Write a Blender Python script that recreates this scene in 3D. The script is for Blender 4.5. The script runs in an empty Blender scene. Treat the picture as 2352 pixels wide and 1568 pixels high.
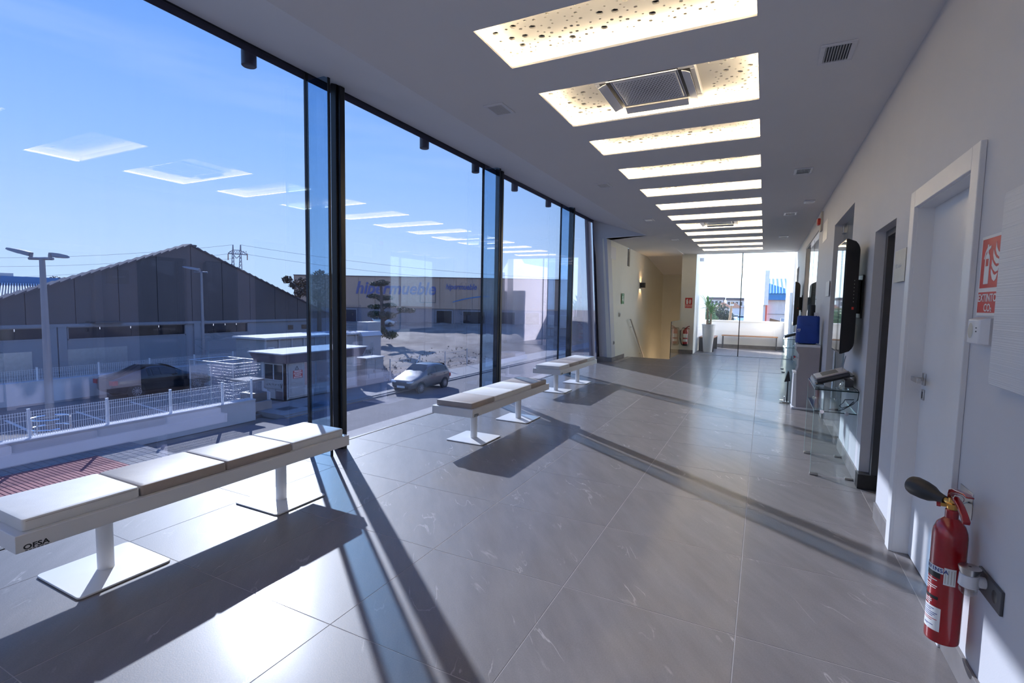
import bpy, bmesh, math, random
from math import sin, cos, pi, radians, sqrt, atan2, hypot
from mathutils import Vector, Matrix, geometry
random.seed(11)
sc = bpy.context.scene
COL = sc.collection

# ------------------------------------------------------------------ camera, sky, sun, exposure
cam_d = bpy.data.cameras.new('camera')
cam = bpy.data.objects.new('camera', cam_d); COL.objects.link(cam)
YAW, PITCH, ROLL = 0.464130955, 0.0756706303, 0.0184353504
cy, sy, cp, sp = cos(YAW), sin(YAW), cos(PITCH), sin(PITCH)
FW = Vector((-sy*cp, cy*cp, -sp)); R0 = Vector((cy, sy, 0)); U0 = R0.cross(FW)
RT = R0*cos(ROLL)+U0*sin(ROLL); UP = U0*cos(ROLL)-R0*sin(ROLL)
mw = Matrix((RT, UP, -FW)).transposed().to_4x4(); mw.translation = Vector((0.042, -2.356, 1.454))
cam.matrix_world = mw
cam_d.sensor_fit = 'HORIZONTAL'; cam_d.sensor_width = 36.0
cam_d.lens = 1150.16/2352*36.0
cam_d.clip_start = 0.02; cam_d.clip_end = 2000
sc.camera = cam

SUN_DIR = Vector((-0.7045, 0.5262, 0.4756)).normalized()
SUN_STRENGTH, SKY_STRENGTH, LED_STRENGTH, EXPOSURE = 18.0, 2.0, 40.0, 0.12
wd = bpy.data.worlds.new('sky'); sc.world = wd; wd.use_nodes = True
nt = wd.node_tree; nt.nodes.clear()
def N(nt, t, **kw):
    n = nt.nodes.new(t)
    for k, v in kw.items():
        if k == 'loc': continue
        try: setattr(n, k, v)
        except Exception: n.inputs[k].default_value = v
    return n
out = N(nt, 'ShaderNodeOutputWorld'); bg = N(nt, 'ShaderNodeBackground')
tc = N(nt, 'ShaderNodeTexCoord'); sx = N(nt, 'ShaderNodeSeparateXYZ'); rp = N(nt, 'ShaderNodeValToRGB')
nt.links.new(tc.outputs['Generated'], sx.inputs[0])
add = N(nt, 'ShaderNodeMath', operation='MULTIPLY_ADD'); add.inputs[1].default_value = 0.5; add.inputs[2].default_value = 0.5
nt.links.new(sx.outputs['Z'], add.inputs[0]); nt.links.new(add.outputs[0], rp.inputs[0])
els = rp.color_ramp.elements
els[0].position = 0.0; els[0].color = (0.16, 0.155, 0.15, 1)
els[1].position = 1.0; els[1].color = (0.06, 0.17, 0.55, 1)
for p, c in ((0.485, (0.30, 0.30, 0.30)), (0.5, (0.66, 0.80, 0.93)), (0.545, (0.58, 0.75, 0.95)), (0.62, (0.38, 0.60, 0.94)),
             (0.72, (0.20, 0.42, 0.87)), (0.82, (0.11, 0.29, 0.77))):
    e = els.new(p); e.color = (*c, 1)
cl = N(nt, 'ShaderNodeTexNoise'); cl.inputs['Scale'].default_value = 2.6; cl.inputs['Detail'].default_value = 6; cl.inputs['Roughness'].default_value = 0.55
mp = N(nt, 'ShaderNodeMapping'); mp.inputs['Scale'].default_value = (0.8, 0.8, 7.0)
nt.links.new(tc.outputs['Generated'], mp.inputs[0]); nt.links.new(mp.outputs[0], cl.inputs['Vector'])
cr = N(nt, 'ShaderNodeValToRGB'); cr.color_ramp.elements[0].position = 0.5; cr.color_ramp.elements[1].position = 0.85
cr.color_ramp.elements[1].color = (0.35, 0.35, 0.35, 1)
nt.links.new(cl.outputs['Fac'], cr.inputs[0])
mxs = N(nt, 'ShaderNodeMixRGB', blend_type='MIX'); mxs.inputs[2].default_value = (0.72, 0.82, 0.95, 1)
nt.links.new(cr.outputs[0], mxs.inputs[0]); nt.links.new(rp.outputs[0], mxs.inputs[1])
nt.links.new(mxs.outputs[0], bg.inputs['Color']); bg.inputs['Strength'].default_value = 1.7*SKY_STRENGTH
nt.links.new(bg.outputs[0], out.inputs[0])
sun_d = bpy.data.lights.new('sun', 'SUN'); sun_d.energy = SUN_STRENGTH; sun_d.angle = radians(0.6); sun_d.color = (1.0, 0.96, 0.93)
sun = bpy.data.objects.new('sun', sun_d); COL.objects.link(sun)
sun.rotation_euler = SUN_DIR.to_track_quat('Z', 'Y').to_euler()
vs = sc.view_settings
vs.view_transform = 'Standard'; vs.look = 'None'; vs.exposure = EXPOSURE; vs.gamma = 1; vs.use_curve_mapping = False
cyc = sc.cycles
cyc.max_bounces = 10; cyc.diffuse_bounces = 5; cyc.glossy_bounces = 5; cyc.transmission_bounces = 4; cyc.transparent_max_bounces = 24
cyc.caustics_reflective = False; cyc.caustics_refractive = False; cyc.sample_clamp_indirect = 6.0
cyc.use_denoising = True

# ------------------------------------------------------------------ materials
def mat(name, color, rough=0.5, metal=0.0, noise=0.0, nscale=8.0, bump=0.0, bscale=60.0, emit=None, estr=0.0, spec=0.5, coat=0.0, stretch=None, color2=None, coords='Object'):
    m = bpy.data.materials.new(name); m.use_nodes = True
    t = m.node_tree; b = t.nodes['Principled BSDF']
    b.inputs['Base Color'].default_value = (*color, 1); b.inputs['Roughness'].default_value = rough
    b.inputs['Metallic'].default_value = metal; b.inputs['Specular IOR Level'].default_value = spec
    if coat: b.inputs['Coat Weight'].default_value = coat; b.inputs['Coat Roughness'].default_value = 0.08
    if noise or bump:
        c = N(t, 'ShaderNodeTexCoord'); mpn = N(t, 'ShaderNodeMapping')
        if stretch: mpn.inputs['Scale'].default_value = stretch
        t.links.new(c.outputs[coords], mpn.inputs[0])
    if noise:
        n = N(t, 'ShaderNodeTexNoise'); n.inputs['Scale'].default_value = nscale; n.inputs['Detail'].default_value = 5
        t.links.new(mpn.outputs[0], n.inputs['Vector'])
        r = N(t, 'ShaderNodeValToRGB')
        c2 = color2 or tuple(min(1, x*(1+noise)) for x in color); c1 = tuple(x*(1-noise) for x in color) if not color2 else color
        r.color_ramp.elements[0].color = (*c1, 1); r.color_ramp.elements[1].color = (*c2, 1)
        r.color_ramp.elements[0].position = 0.3; r.color_ramp.elements[1].position = 0.7
        t.links.new(n.outputs['Fac'], r.inputs[0]); t.links.new(r.outputs[0], b.inputs['Base Color'])
    if bump:
        n2 = N(t, 'ShaderNodeTexNoise'); n2.inputs['Scale'].default_value = bscale; n2.inputs['Detail'].default_value = 3
        t.links.new(mpn.outputs[0], n2.inputs['Vector'])
        bp = N(t, 'ShaderNodeBump'); bp.inputs['Strength'].default_value = bump; bp.inputs['Distance'].default_value = 0.01
        t.links.new(n2.outputs['Fac'], bp.inputs['Height']); t.links.new(bp.outputs[0], b.inputs['Normal'])
    if emit:
        b.inputs['Emission Color'].default_value = (*emit, 1); b.inputs['Emission Strength'].default_value = estr
    return m

def glass(name, tint, r0=0.05, rtint=(1, 1, 1), rough=0.0, dirt=0.0):
    m = bpy.data.materials.new(name); m.use_nodes = True
    t = m.node_tree; t.nodes.clear()
    o = N(t, 'ShaderNodeOutputMaterial'); mx = N(t, 'ShaderNodeMixShader')
    tr = N(t, 'ShaderNodeBsdfTransparent'); gl = N(t, 'ShaderNodeBsdfGlossy')
    tr.inputs[0].default_value = (*tint, 1); gl.inputs['Color'].default_value = (*rtint, 1); gl.inputs['Roughness'].default_value = rough
    lw = N(t, 'ShaderNodeLayerWeight'); lw.inputs['Blend'].default_value = 0.5
    pw = N(t, 'ShaderNodeMath', operation='POWER'); pw.inputs[1].default_value = 5
    t.links.new(lw.outputs['Facing'], pw.inputs[0])
    ma = N(t, 'ShaderNodeMath', operation='MULTIPLY_ADD'); ma.inputs[1].default_value = 1-r0; ma.inputs[2].default_value = r0
    t.links.new(pw.outputs[0], ma.inputs[0]); t.links.new(ma.outputs[0], mx.inputs[0])
    t.links.new(tr.outputs[0], mx.inputs[1]); t.links.new(gl.outputs[0], mx.inputs[2])
    last = mx
    if dirt:
        df = N(t, 'ShaderNodeBsdfDiffuse'); df.inputs[0].default_value = (0.8, 0.8, 0.85, 1)
        c = N(t, 'ShaderNodeTexCoord'); mpn = N(t, 'ShaderNodeMapping'); mpn.inputs['Scale'].default_value = (3, 9, 0.35)
        t.links.new(c.outputs['Object'], mpn.inputs[0])
        n = N(t, 'ShaderNodeTexNoise'); n.inputs['Scale'].default_value = 2.2; n.inputs['Detail'].default_value = 8; n.inputs['Roughness'].default_value = 0.65
        t.links.new(mpn.outputs[0], n.inputs['Vector'])
        r = N(t, 'ShaderNodeValToRGB'); r.color_ramp.elements[0].position = 0.5; r.color_ramp.elements[1].position = 0.8
        r.color_ramp.elements[1].color = (dirt, dirt, dirt, 1)
        t.links.new(n.outputs['Fac'], r.inputs[0])
        m2 = N(t, 'ShaderNodeMixShader'); t.links.new(r.outputs[0], m2.inputs[0]); t.links.new(mx.outputs[0], m2.inputs[1]); t.links.new(df.outputs[0], m2.inputs[2])
        last = m2
    t.links.new(last.outputs[0], o.inputs[0])
    return m

def tile_material():
    m = bpy.data.materials.new('grey_porcelain'); m.use_nodes = True
    t = m.node_tree; b = t.nodes['Principled BSDF']
    c = N(t, 'ShaderNodeTexCoord'); oi = N(t, 'ShaderNodeObjectInfo')
    ml = N(t, 'ShaderNodeVectorMath', operation='MULTIPLY_ADD'); ml.inputs[1].default_value = (31, 17, 9)
    t.links.new(oi.outputs['Random'], ml.inputs[0]); t.links.new(c.outputs['Object'], ml.inputs[2])
    rot = N(t, 'ShaderNodeMapping'); rot.inputs['Rotation'].default_value = (0, 0, 0.9); t.links.new(ml.outputs[0], rot.inputs[0])
    mp1 = N(t, 'ShaderNodeMapping'); mp1.inputs['Scale'].default_value = (1.2, 5.0, 1); t.links.new(rot.outputs[0], mp1.inputs[0])
    n1 = N(t, 'ShaderNodeTexNoise'); n1.inputs['Scale'].default_value = 2.0; n1.inputs['Detail'].default_value = 9; n1.inputs['Roughness'].default_value = 0.62
    t.links.new(mp1.outputs[0], n1.inputs['Vector'])
    r1 = N(t, 'ShaderNodeValToRGB'); r1.color_ramp.elements[0].position = 0.3; r1.color_ramp.elements[1].position = 0.75
    r1.color_ramp.elements[0].color = (0.150, 0.138, 0.140, 1); r1.color_ramp.elements[1].color = (0.200, 0.185, 0.186, 1)
    t.links.new(n1.outputs['Fac'], r1.inputs[0])
    # thin pale veins: ridges of a stretched noise, broken up by a second one
    mp2 = N(t, 'ShaderNodeMapping'); mp2.inputs['Scale'].default_value = (1.0, 3.6, 1); t.links.new(rot.outputs[0], mp2.inputs[0])
    n2 = N(t, 'ShaderNodeTexNoise'); n2.inputs['Scale'].default_value = 1.7; n2.inputs['Detail'].default_value = 4; n2.inputs['Distortion'].default_value = 0.5
    t.links.new(mp2.outputs[0], n2.inputs['Vector'])
    s = N(t, 'ShaderNodeMath', operation='SUBTRACT'); s.inputs[1].default_value = 0.53; t.links.new(n2.outputs['Fac'], s.inputs[0])
    ab = N(t, 'ShaderNodeMath', operation='ABSOLUTE'); t.links.new(s.outputs[0], ab.inputs[0])
    r2 = N(t, 'ShaderNodeValToRGB'); r2.color_ramp.elements[0].position = 0.0; r2.color_ramp.elements[1].position = 0.011
    r2.color_ramp.elements[0].color = (1, 1, 1, 1); r2.color_ramp.elements[1].color = (0, 0, 0, 1); t.links.new(ab.outputs[0], r2.inputs[0])
    n3 = N(t, 'ShaderNodeTexNoise'); n3.inputs['Scale'].default_value = 3.5; n3.inputs['Detail'].default_value = 3; t.links.new(ml.outputs[0], n3.inputs['Vector'])
    r3 = N(t, 'ShaderNodeValToRGB'); r3.color_ramp.elements[0].position = 0.54; r3.color_ramp.elements[1].position = 0.68; t.links.new(n3.outputs['Fac'], r3.inputs[0])
    mu = N(t, 'ShaderNodeMath', operation='MULTIPLY'); t.links.new(r2.outputs[0], mu.inputs[0]); t.links.new(r3.outputs[0], mu.inputs[1])
    mx = N(t, 'ShaderNodeMixRGB'); mx.inputs[2].default_value = (0.36, 0.34, 0.33, 1)
    t.links.new(mu.outputs[0], mx.inputs[0]); t.links.new(r1.outputs[0], mx.inputs[1])
    n4 = N(t, 'ShaderNodeTexNoise'); n4.inputs['Scale'].default_value = 160; n4.inputs['Detail'].default_value = 2; t.links.new(c.outputs['Object'], n4.inputs['Vector'])
    r4 = N(t, 'ShaderNodeValToRGB'); r4.color_ramp.elements[0].color = (0.82, 0.82, 0.82, 1); r4.color_ramp.elements[1].color = (1.18, 1.18, 1.18, 1); t.links.new(n4.outputs['Fac'], r4.inputs[0])
    mm = N(t, 'ShaderNodeMixRGB', blend_type='MULTIPLY'); mm.inputs[0].default_value = 1; t.links.new(mx.outputs[0], mm.inputs[1]); t.links.new(r4.outputs[0], mm.inputs[2])
    t.links.new(mm.outputs[0], b.inputs['Base Color'])
    rr = N(t, 'ShaderNodeMapRange'); rr.inputs['To Min'].default_value = 0.44; rr.inputs['To Max'].default_value = 0.52
    t.links.new(n1.outputs['Fac'], rr.inputs['Value']); t.links.new(rr.outputs[0], b.inputs['Roughness'])
    bp = N(t, 'ShaderNodeBump'); bp.inputs['Strength'].default_value = 0.12; bp.inputs['Distance'].default_value = 0.002
    t.links.new(n4.outputs['Fac'], bp.inputs['Height']); t.links.new(bp.outputs[0], b.inputs['Normal'])
    b.inputs['Specular IOR Level'].default_value = 0.22
    b.inputs['Coat Weight'].default_value = 0.34; b.inputs['Coat Roughness'].default_value = 0.15
    return m

def paving_material(name, color, joint, size, rough=0.8):
    m = bpy.data.materials.new(name); m.use_nodes = True
    t = m.node_tree; b = t.nodes['Principled BSDF']
    c = N(t, 'ShaderNodeTexCoord')
    br = N(t, 'ShaderNodeTexBrick'); br.inputs['Scale'].default_value = 1/size; br.inputs['Color1'].default_value = (*color, 1)
    br.inputs['Color2'].default_value = (*[x*0.88 for x in color], 1); br.inputs['Mortar'].default_value = (*joint, 1)
    br.inputs['Mortar Size'].default_value = 0.07; br.inputs['Brick Width'].default_value = 1.0; br.inputs['Row Height'].default_value = 1.0
    t.links.new(c.outputs['Object'], br.inputs['Vector']); t.links.new(br.outputs['Color'], b.inputs['Base Color'])
    b.inputs['Roughness'].default_value = rough
    return m

M = {}
M['lit_wall'] = mat('lit_wall_paint', (0.86, 0.84, 0.74), 0.6, noise=0.015, nscale=3)  # wall paint lightened and warmed: bright warm light put into the colour
M['wall'] = mat('wall_paint', (0.62, 0.615, 0.64), 0.55, noise=0.015, nscale=3, bump=0.03, bscale=140)
M['ceil'] = mat('ceiling_paint', (0.78, 0.765, 0.765), 0.75, noise=0.01, nscale=2)
M['cavity'] = mat('cavity_paint', (0.80, 0.77, 0.70), 0.7)
M['perf'] = mat('perforated_plaster', (0.74, 0.70, 0.63), 0.7)
M['led'] = mat('led', (1, 0.9, 0.7), 0.5, emit=(1.0, 0.83, 0.58), estr=LED_STRENGTH)
M['tile'] = tile_material()
M['grout'] = mat('grout', (0.37, 0.34, 0.33), 0.8, noise=0.1)
M['skirt'] = mat('skirting_tile', (0.20, 0.185, 0.185), 0.35, noise=0.2, nscale=6)
M['blackstone'] = mat('black_stone', (0.018, 0.017, 0.018), 0.35, noise=0.5, nscale=12)
M['facade'] = glass('tinted_glass', (0.512, 0.548, 0.608), 0.10, (0.84, 0.79, 1.0), dirt=0.02)
M['fin'] = glass('fin_glass', (0.56, 0.70, 0.82), 0.05)
M['clear'] = glass('clear_glass', (0.955, 0.975, 0.965), 0.045)
M['table'] = glass('table_glass', (0.93, 0.965, 0.955), 0.045)
M['door_glass'] = glass('door_glass', (0.80, 0.84, 0.82), 0.07)
M['gedge'] = mat('glass_edge', (0.35, 0.62, 0.56), 0.15, noise=0.1)
M['dedge'] = mat('dark_glass_edge', (0.01, 0.03, 0.028), 0.2, noise=0.1)
M['black'] = mat('black_metal', (0.012, 0.012, 0.013), 0.38, noise=0.2)
M['gasket'] = mat('black_gasket', (0.006, 0.006, 0.007), 0.5, noise=0.2)
M['white'] = mat('white_lacquer', (0.78, 0.77, 0.77), 0.36, noise=0.01)
M['plastic'] = mat('white_plastic', (0.74, 0.73, 0.75), 0.35, noise=0.01)
M['leatherW'] = mat('white_leatherette', (0.74, 0.73, 0.715), 0.6, spec=0.3, noise=0.03, nscale=14, bump=0.05, bscale=220)
M['leatherT'] = mat('taupe_leatherette', (0.36, 0.31, 0.28), 0.55, spec=0.4, noise=0.05, nscale=14, bump=0.05, bscale=220)
M['chrome'] = mat('chrome', (0.75, 0.75, 0.76), 0.15, 1.0, noise=0.02)
M['steel'] = mat('brushed_steel', (0.52, 0.51, 0.50), 0.32, 1.0, noise=0.06)
M['red'] = mat('red_enamel', (0.30, 0.004, 0.008), 0.22, coat=0.5, noise=0.03)
M['signred'] = mat('sign_red', (0.52, 0.035, 0.025), 0.45, noise=0.02)
M['signwhite'] = mat('sign_white', (0.80, 0.80, 0.78), 0.5, noise=0.02)
M['signgreen'] = mat('sign_green', (0.02, 0.20, 0.045), 0.45, noise=0.02)
M['blueink'] = mat('blue_ink', (0.03, 0.05, 0.22), 0.5)
M['darkred'] = mat('red_ink', (0.5, 0.05, 0.05), 0.5)
M['brass'] = mat('brass', (0.62, 0.36, 0.10), 0.3, 1.0, noise=0.1)
M['rubber'] = mat('black_rubber', (0.012, 0.012, 0.013), 0.55, noise=0.2)
M['tvback'] = mat('tv_black_plastic', (0.006, 0.006, 0.007), 0.3, noise=0.1)
M['screen'] = mat('tv_screen', (0.004, 0.004, 0.005), 0.03, spec=0.9, noise=0.1)
M['blue'] = mat('blue_fabric', (0.004, 0.038, 0.27), 0.7, noise=0.12, nscale=9, bump=0.25, bscale=14)
M['greyplastic'] = mat('dispenser_grey', (0.33, 0.305, 0.32), 0.35, noise=0.03)
M['wood'] = mat('teak_slats', (0.36, 0.17, 0.07), 0.5, noise=0.3, nscale=6, stretch=(1, 8, 8))
M['anthracite'] = mat('anthracite', (0.07, 0.07, 0.075), 0.45, noise=0.1)
M['leaf'] = mat('yucca_leaf', (0.14, 0.36, 0.05), 0.4, noise=0.35, nscale=5)
M['cane'] = mat('yucca_cane', (0.33, 0.22, 0.12), 0.8, noise=0.4, nscale=20, stretch=(1, 1, 4), bump=0.5, bscale=30)
M['soil'] = mat('soil', (0.05, 0.035, 0.025), 0.9, noise=0.4)
M['asphalt'] = mat('asphalt', (0.11, 0.098, 0.105), 0.85, noise=0.16, nscale=1.2, bump=0.3, bscale=90)
M['parking'] = mat('parking_asphalt', (0.17, 0.145, 0.135), 0.85, noise=0.14, nscale=0.7, bump=0.2, bscale=60)
M['concrete'] = mat('concrete', (0.24, 0.22, 0.215), 0.85, noise=0.12, nscale=1.5)
M['field'] = mat('dry_field', (0.17, 0.125, 0.10), 0.95, noise=0.5, nscale=0.55, color2=(0.34, 0.27, 0.22), bump=0.6, bscale=4)
M['scrub'] = mat('dry_scrub', (0.10, 0.065, 0.038), 0.9, noise=0.4, nscale=3)
M['terrace'] = mat('terrace_white', (0.86, 0.84, 0.80), 0.7, noise=0.03, nscale=1.5)
M['bluetext'] = mat('blue_lettering', (0.10, 0.12, 0.30), 0.6, noise=0.05)
M['scrub2'] = mat('bush_leaf', (0.14, 0.12, 0.05), 0.8, noise=0.4, nscale=2)
M['display'] = mat('dark_display', (0.012, 0.013, 0.02), 0.45, spec=0.2, noise=0.1)
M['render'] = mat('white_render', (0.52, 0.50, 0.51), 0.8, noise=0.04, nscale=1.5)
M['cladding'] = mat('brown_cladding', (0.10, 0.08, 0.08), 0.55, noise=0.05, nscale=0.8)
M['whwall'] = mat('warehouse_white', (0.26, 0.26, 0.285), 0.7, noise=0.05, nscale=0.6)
M['darkpane'] = mat('dark_pane', (0.015, 0.016, 0.022), 0.1, noise=0.2)
M['roofmetal'] = mat('corrugated_metal', (0.45, 0.46, 0.48), 0.35, 0.6, noise=0.1)
M['rooftile'] = mat('roof_edge', (0.13, 0.10, 0.10), 0.7, noise=0.1)
M['ochre'] = mat('ochre_cladding', (0.50, 0.33, 0.23), 0.7, noise=0.04, nscale=0.3)
M['ochrelow'] = mat('grey_plinth', (0.24, 0.21, 0.22), 0.7, noise=0.06, nscale=0.4)
M['galv'] = mat('galvanised', (0.55, 0.55, 0.57), 0.45, 0.7, noise=0.08)
M['lamp'] = mat('lamp_grey', (0.30, 0.28, 0.30), 0.5, 0.3, noise=0.08)
M['fence'] = mat('white_fence', (0.75, 0.74, 0.74), 0.5, noise=0.02)
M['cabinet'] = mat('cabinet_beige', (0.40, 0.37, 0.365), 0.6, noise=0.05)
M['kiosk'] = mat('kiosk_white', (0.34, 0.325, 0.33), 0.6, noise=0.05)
M['purple'] = mat('dark_fascia', (0.13, 0.10, 0.12), 0.5, noise=0.1)
M['salmon'] = mat('salmon_panel', (0.50, 0.33, 0.30), 0.6, noise=0.06)
M['carGrey'] = mat('grey_car_paint', (0.10, 0.095, 0.10), 0.25, 0.5, coat=0.8, noise=0.02)
M['carBlack'] = mat('black_car_paint', (0.012, 0.012, 0.015), 0.22, 0.3, coat=0.8, noise=0.05)
M['carSilver'] = mat('silver_car_paint', (0.42, 0.46, 0.48), 0.25, 0.5, coat=0.8, noise=0.02)
M['carWhite'] = mat('white_car_paint', (0.75, 0.75, 0.75), 0.3, coat=0.5, noise=0.02)
M['carBlue'] = mat('blue_car_paint', (0.05, 0.12, 0.30), 0.3, coat=0.5, noise=0.02)
M['carglass'] = mat('car_glass', (0.02, 0.025, 0.03), 0.05, noise=0.1)
M['tyre'] = mat('tyre', (0.014, 0.014, 0.015), 0.8, noise=0.2)
M['rim'] = mat('alloy', (0.45, 0.45, 0.47), 0.3, 0.9, noise=0.05)
M['lens'] = mat('lamp_lens', (0.75, 0.78, 0.82), 0.08, noise=0.05)
M['tail'] = mat('tail_lens', (0.45, 0.02, 0.02), 0.15, noise=0.05)
M['leafdark'] = mat('tree_leaf_dark', (0.045, 0.060, 0.030), 0.6, noise=0.4, nscale=3)
M['leafbrown'] = mat('tree_leaf_autumn', (0.13, 0.075, 0.035), 0.6, noise=0.5, nscale=2)
M['leafgreen'] = mat('tree_leaf_green', (0.10, 0.19, 0.06), 0.6, noise=0.4, nscale=2)
M['leafyellow'] = mat('tree_leaf_yellow', (0.30, 0.17, 0.04), 0.6, noise=0.4, nscale=2)
M['bark'] = mat('bark', (0.10, 0.075, 0.055), 0.9, noise=0.3)
M['bluesheet'] = mat('blue_sheet_metal', (0.055, 0.20, 0.42), 0.5, noise=0.05)
M['redpost'] = mat('red_post', (0.60, 0.09, 0.04), 0.5, noise=0.05)
M['pinkwall'] = mat('pink_wall', (0.62, 0.55, 0.52), 0.7, noise=0.03)
M['terracotta'] = mat('terracotta_roof', (0.48, 0.24, 0.15), 0.8, noise=0.2)
M['amberglow'] = mat('lamp_glow', (1, 0.8, 0.5), 0.5, emit=(1.0, 0.62, 0.28), estr=220)
M['paveG'] = paving_material('grey_paving', (0.36, 0.31, 0.29), (0.12, 0.10, 0.10), 0.2)
M['paveR'] = paving_material('red_paving', (0.40, 0.12, 0.11), (0.16, 0.05, 0.05), 0.1)
M['paint'] = mat('road_paint', (0.62, 0.58, 0.55), 0.8, noise=0.1)
M['panelsheet'] = mat('ribbed_sheet', (0.70, 0.70, 0.72), 0.45, noise=0.02, bump=0.35, bscale=1.0, stretch=(0.2, 0.2, 190))
M['paper'] = mat('paper', (0.66, 0.72, 0.76), 0.6, noise=0.03)
M['beige'] = mat('brushed_plate', (0.52, 0.49, 0.42), 0.4, noise=0.04)

# ------------------------------------------------------------------ building helpers
W = {}
TEXTS = []
def V(*a): return Vector(a)
class MB:
    def __init__(s): s.v = []; s.f = []
    def add(s, vs, fs):
        n = len(s.v); s.v += [tuple(v) for v in vs]; s.f += [tuple(i+n for i in f) for f in fs]; return s
    def box(s, x0, x1, y0, y1, z0, z1):
        return s.add([(x0,y0,z0),(x1,y0,z0),(x1,y1,z0),(x0,y1,z0),(x0,y0,z1),(x1,y0,z1),(x1,y1,z1),(x0,y1,z1)],
                     [(0,3,2,1),(4,5,6,7),(0,1,5,4),(1,2,6,5),(2,3,7,6),(3,0,4,7)])
    def prism(s, pts, d):
        d = Vector(d); n = len(pts); p = [Vector(q) for q in pts]
        return s.add(p+[q+d for q in p], [tuple(range(n))[::-1], tuple(range(n, 2*n))]+[(i,(i+1)%n,n+(i+1)%n,n+i) for i in range(n)])
    def loft(s, rings, closed=True, caps=True):
        n = len(rings[0]); vs = [v for r in rings for v in r]; fs = []
        for k in range(len(rings)-1):
            for i in range(n if closed else n-1):
                a, b = k*n+i, k*n+(i+1) % n; fs.append((a, b, b+n, a+n))
        if caps: fs += [tuple(range(n))[::-1], tuple(range((len(rings)-1)*n, len(rings)*n))]
        return s.add(vs, fs)
    def tube(s, pts, r, n=8, caps=True):
        pts = [Vector(p) for p in pts]; rings = []
        for i, p in enumerate(pts):
            t = (pts[min(i+1, len(pts)-1)]-pts[max(i-1, 0)]).normalized()
            a = Vector((0,0,1)) if abs(t.z) < 0.9 else Vector((1,0,0))
            u = t.cross(a).normalized(); w = t.cross(u)
            rr = r[i] if isinstance(r, (list, tuple)) else r
            rings.append([p+u*(rr*cos(2*pi*k/n))+w*(rr*sin(2*pi*k/n)) for k in range(n)])
        return s.loft(rings, True, caps)
    def lathe(s, prof, c=(0,0,0), n=24, axis='z'):
        rings = []
        for r, h in prof:
            ring = []
            for k in range(n):
                a = 2*pi*k/n; x, y = r*cos(a), r*sin(a)
                ring.append({'z': (c[0]+x, c[1]+y, c[2]+h), 'x': (c[0]+h, c[1]+x, c[2]+y), 'y': (c[0]+x, c[1]+h, c[2]+y)}[axis])
            rings.append(ring)
        return s.loft(rings)
    def quad(s, a, b, c, d): return s.add([a, b, c, d], [(0,1,2,3)])
    def ball(s, c, r, n=10, m=6, sq=(1,1,1)):
        rings = []
        for i in range(m+1):
            th = pi*i/m; rr = max(sin(th), 0.001)
            rings.append([(c[0]+sq[0]*r*rr*cos(2*pi*k/n), c[1]+sq[1]*r*rr*sin(2*pi*k/n), c[2]+sq[2]*r*cos(th)) for k in range(n)])
        return s.loft(rings)
    def build(s, name, m, parent=None, at=None, local=False, smooth=True, bev=0.0, seg=2, kind=None, fix=True):
        if parent is not None:
            o0 = Vector((0,0,0)) if local else W[parent.name]
        else:
            o0 = Vector(at) if at is not None else Vector((0,0,0))
        me = bpy.data.meshes.new(name)
        me.from_pydata([(v[0]-o0.x, v[1]-o0.y, v[2]-o0.z) for v in s.v], [], s.f)
        if fix and len(s.f) < 60000:
            b = bmesh.new(); b.from_mesh(me); bmesh.ops.recalc_face_normals(b, faces=b.faces); b.to_mesh(me); b.free()
        if smooth:
            me.polygons.foreach_set('use_smooth', [True]*len(me.polygons)); me.set_sharp_from_angle(angle=radians(38))
        me.materials.append(M[m] if isinstance(m, str) else m)
        o = bpy.data.objects.new(name, me); COL.objects.link(o)
        if parent is not None:
            o.parent = parent; W[o.name] = o0 if not local else W.get(parent.name, Vector((0,0,0)))
        else:
            o.location = o0; W[o.name] = o0.copy()
        if bev:
            md = o.modifiers.new('bevel', 'BEVEL'); md.width = bev; md.segments = seg; md.limit_method = 'ANGLE'; md.angle_limit = radians(40)
        if kind: o['kind'] = kind
        return o
def box(*a): return MB().box(*a)
def tag(o, label, cat, group=None):
    o['label'] = label; o['category'] = cat
    if group: o['group'] = group
    return o
def thing(name, label, cat, loc=(0,0,0), group=None, rz=0):
    o = bpy.data.objects.new(name, None); COL.objects.link(o); o.location = loc; o.rotation_euler = (0,0,rz)
    o.empty_display_size = 0.1; W[o.name] = Vector(loc)
    return tag(o, label, cat, group)
def struct(o): o['kind'] = 'structure'; return o
def dup(root, loc, rz=None, label=None, group=None):
    def cp(o, par):
        c = o.copy(); COL.objects.link(c)
        if par: c.parent = par
        for ch in list(o.children): cp(ch, c)
        return c
    r = cp(root, None); r.location = loc; W[r.name] = Vector(loc)
    if rz is not None: r.rotation_euler = (0,0,rz)
    if label: r['label'] = label
    if group: r['group'] = group
    return r
def text(name, body, size, loc, parent, m, xdir, ydir, shear=0.0, sx=1.0, depth=0.0005, align='CENTER', bold=0.0):
    """lettering lying in the plane spanned by xdir, ydir, at loc (world)"""
    cu = bpy.data.curves.new(name, 'FONT'); cu.body = body; cu.size = size; cu.align_x = align; cu.align_y = 'CENTER'
    cu.shear = shear; cu.extrude = depth; cu.offset = bold; cu.resolution_u = 3; cu.materials.append(M[m])
    o = bpy.data.objects.new(name, cu); COL.objects.link(o)
    x = Vector(xdir).normalized(); y = Vector(ydir).normalized(); z = x.cross(y)
    mt = Matrix((x*sx, y, z)).transposed().to_4x4(); mt.translation = Vector(loc)-(W[parent.name] if parent else Vector((0,0,0)))
    if parent: o.parent = parent
    o.matrix_basis = mt
    TEXTS.append(o)
    return o

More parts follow.
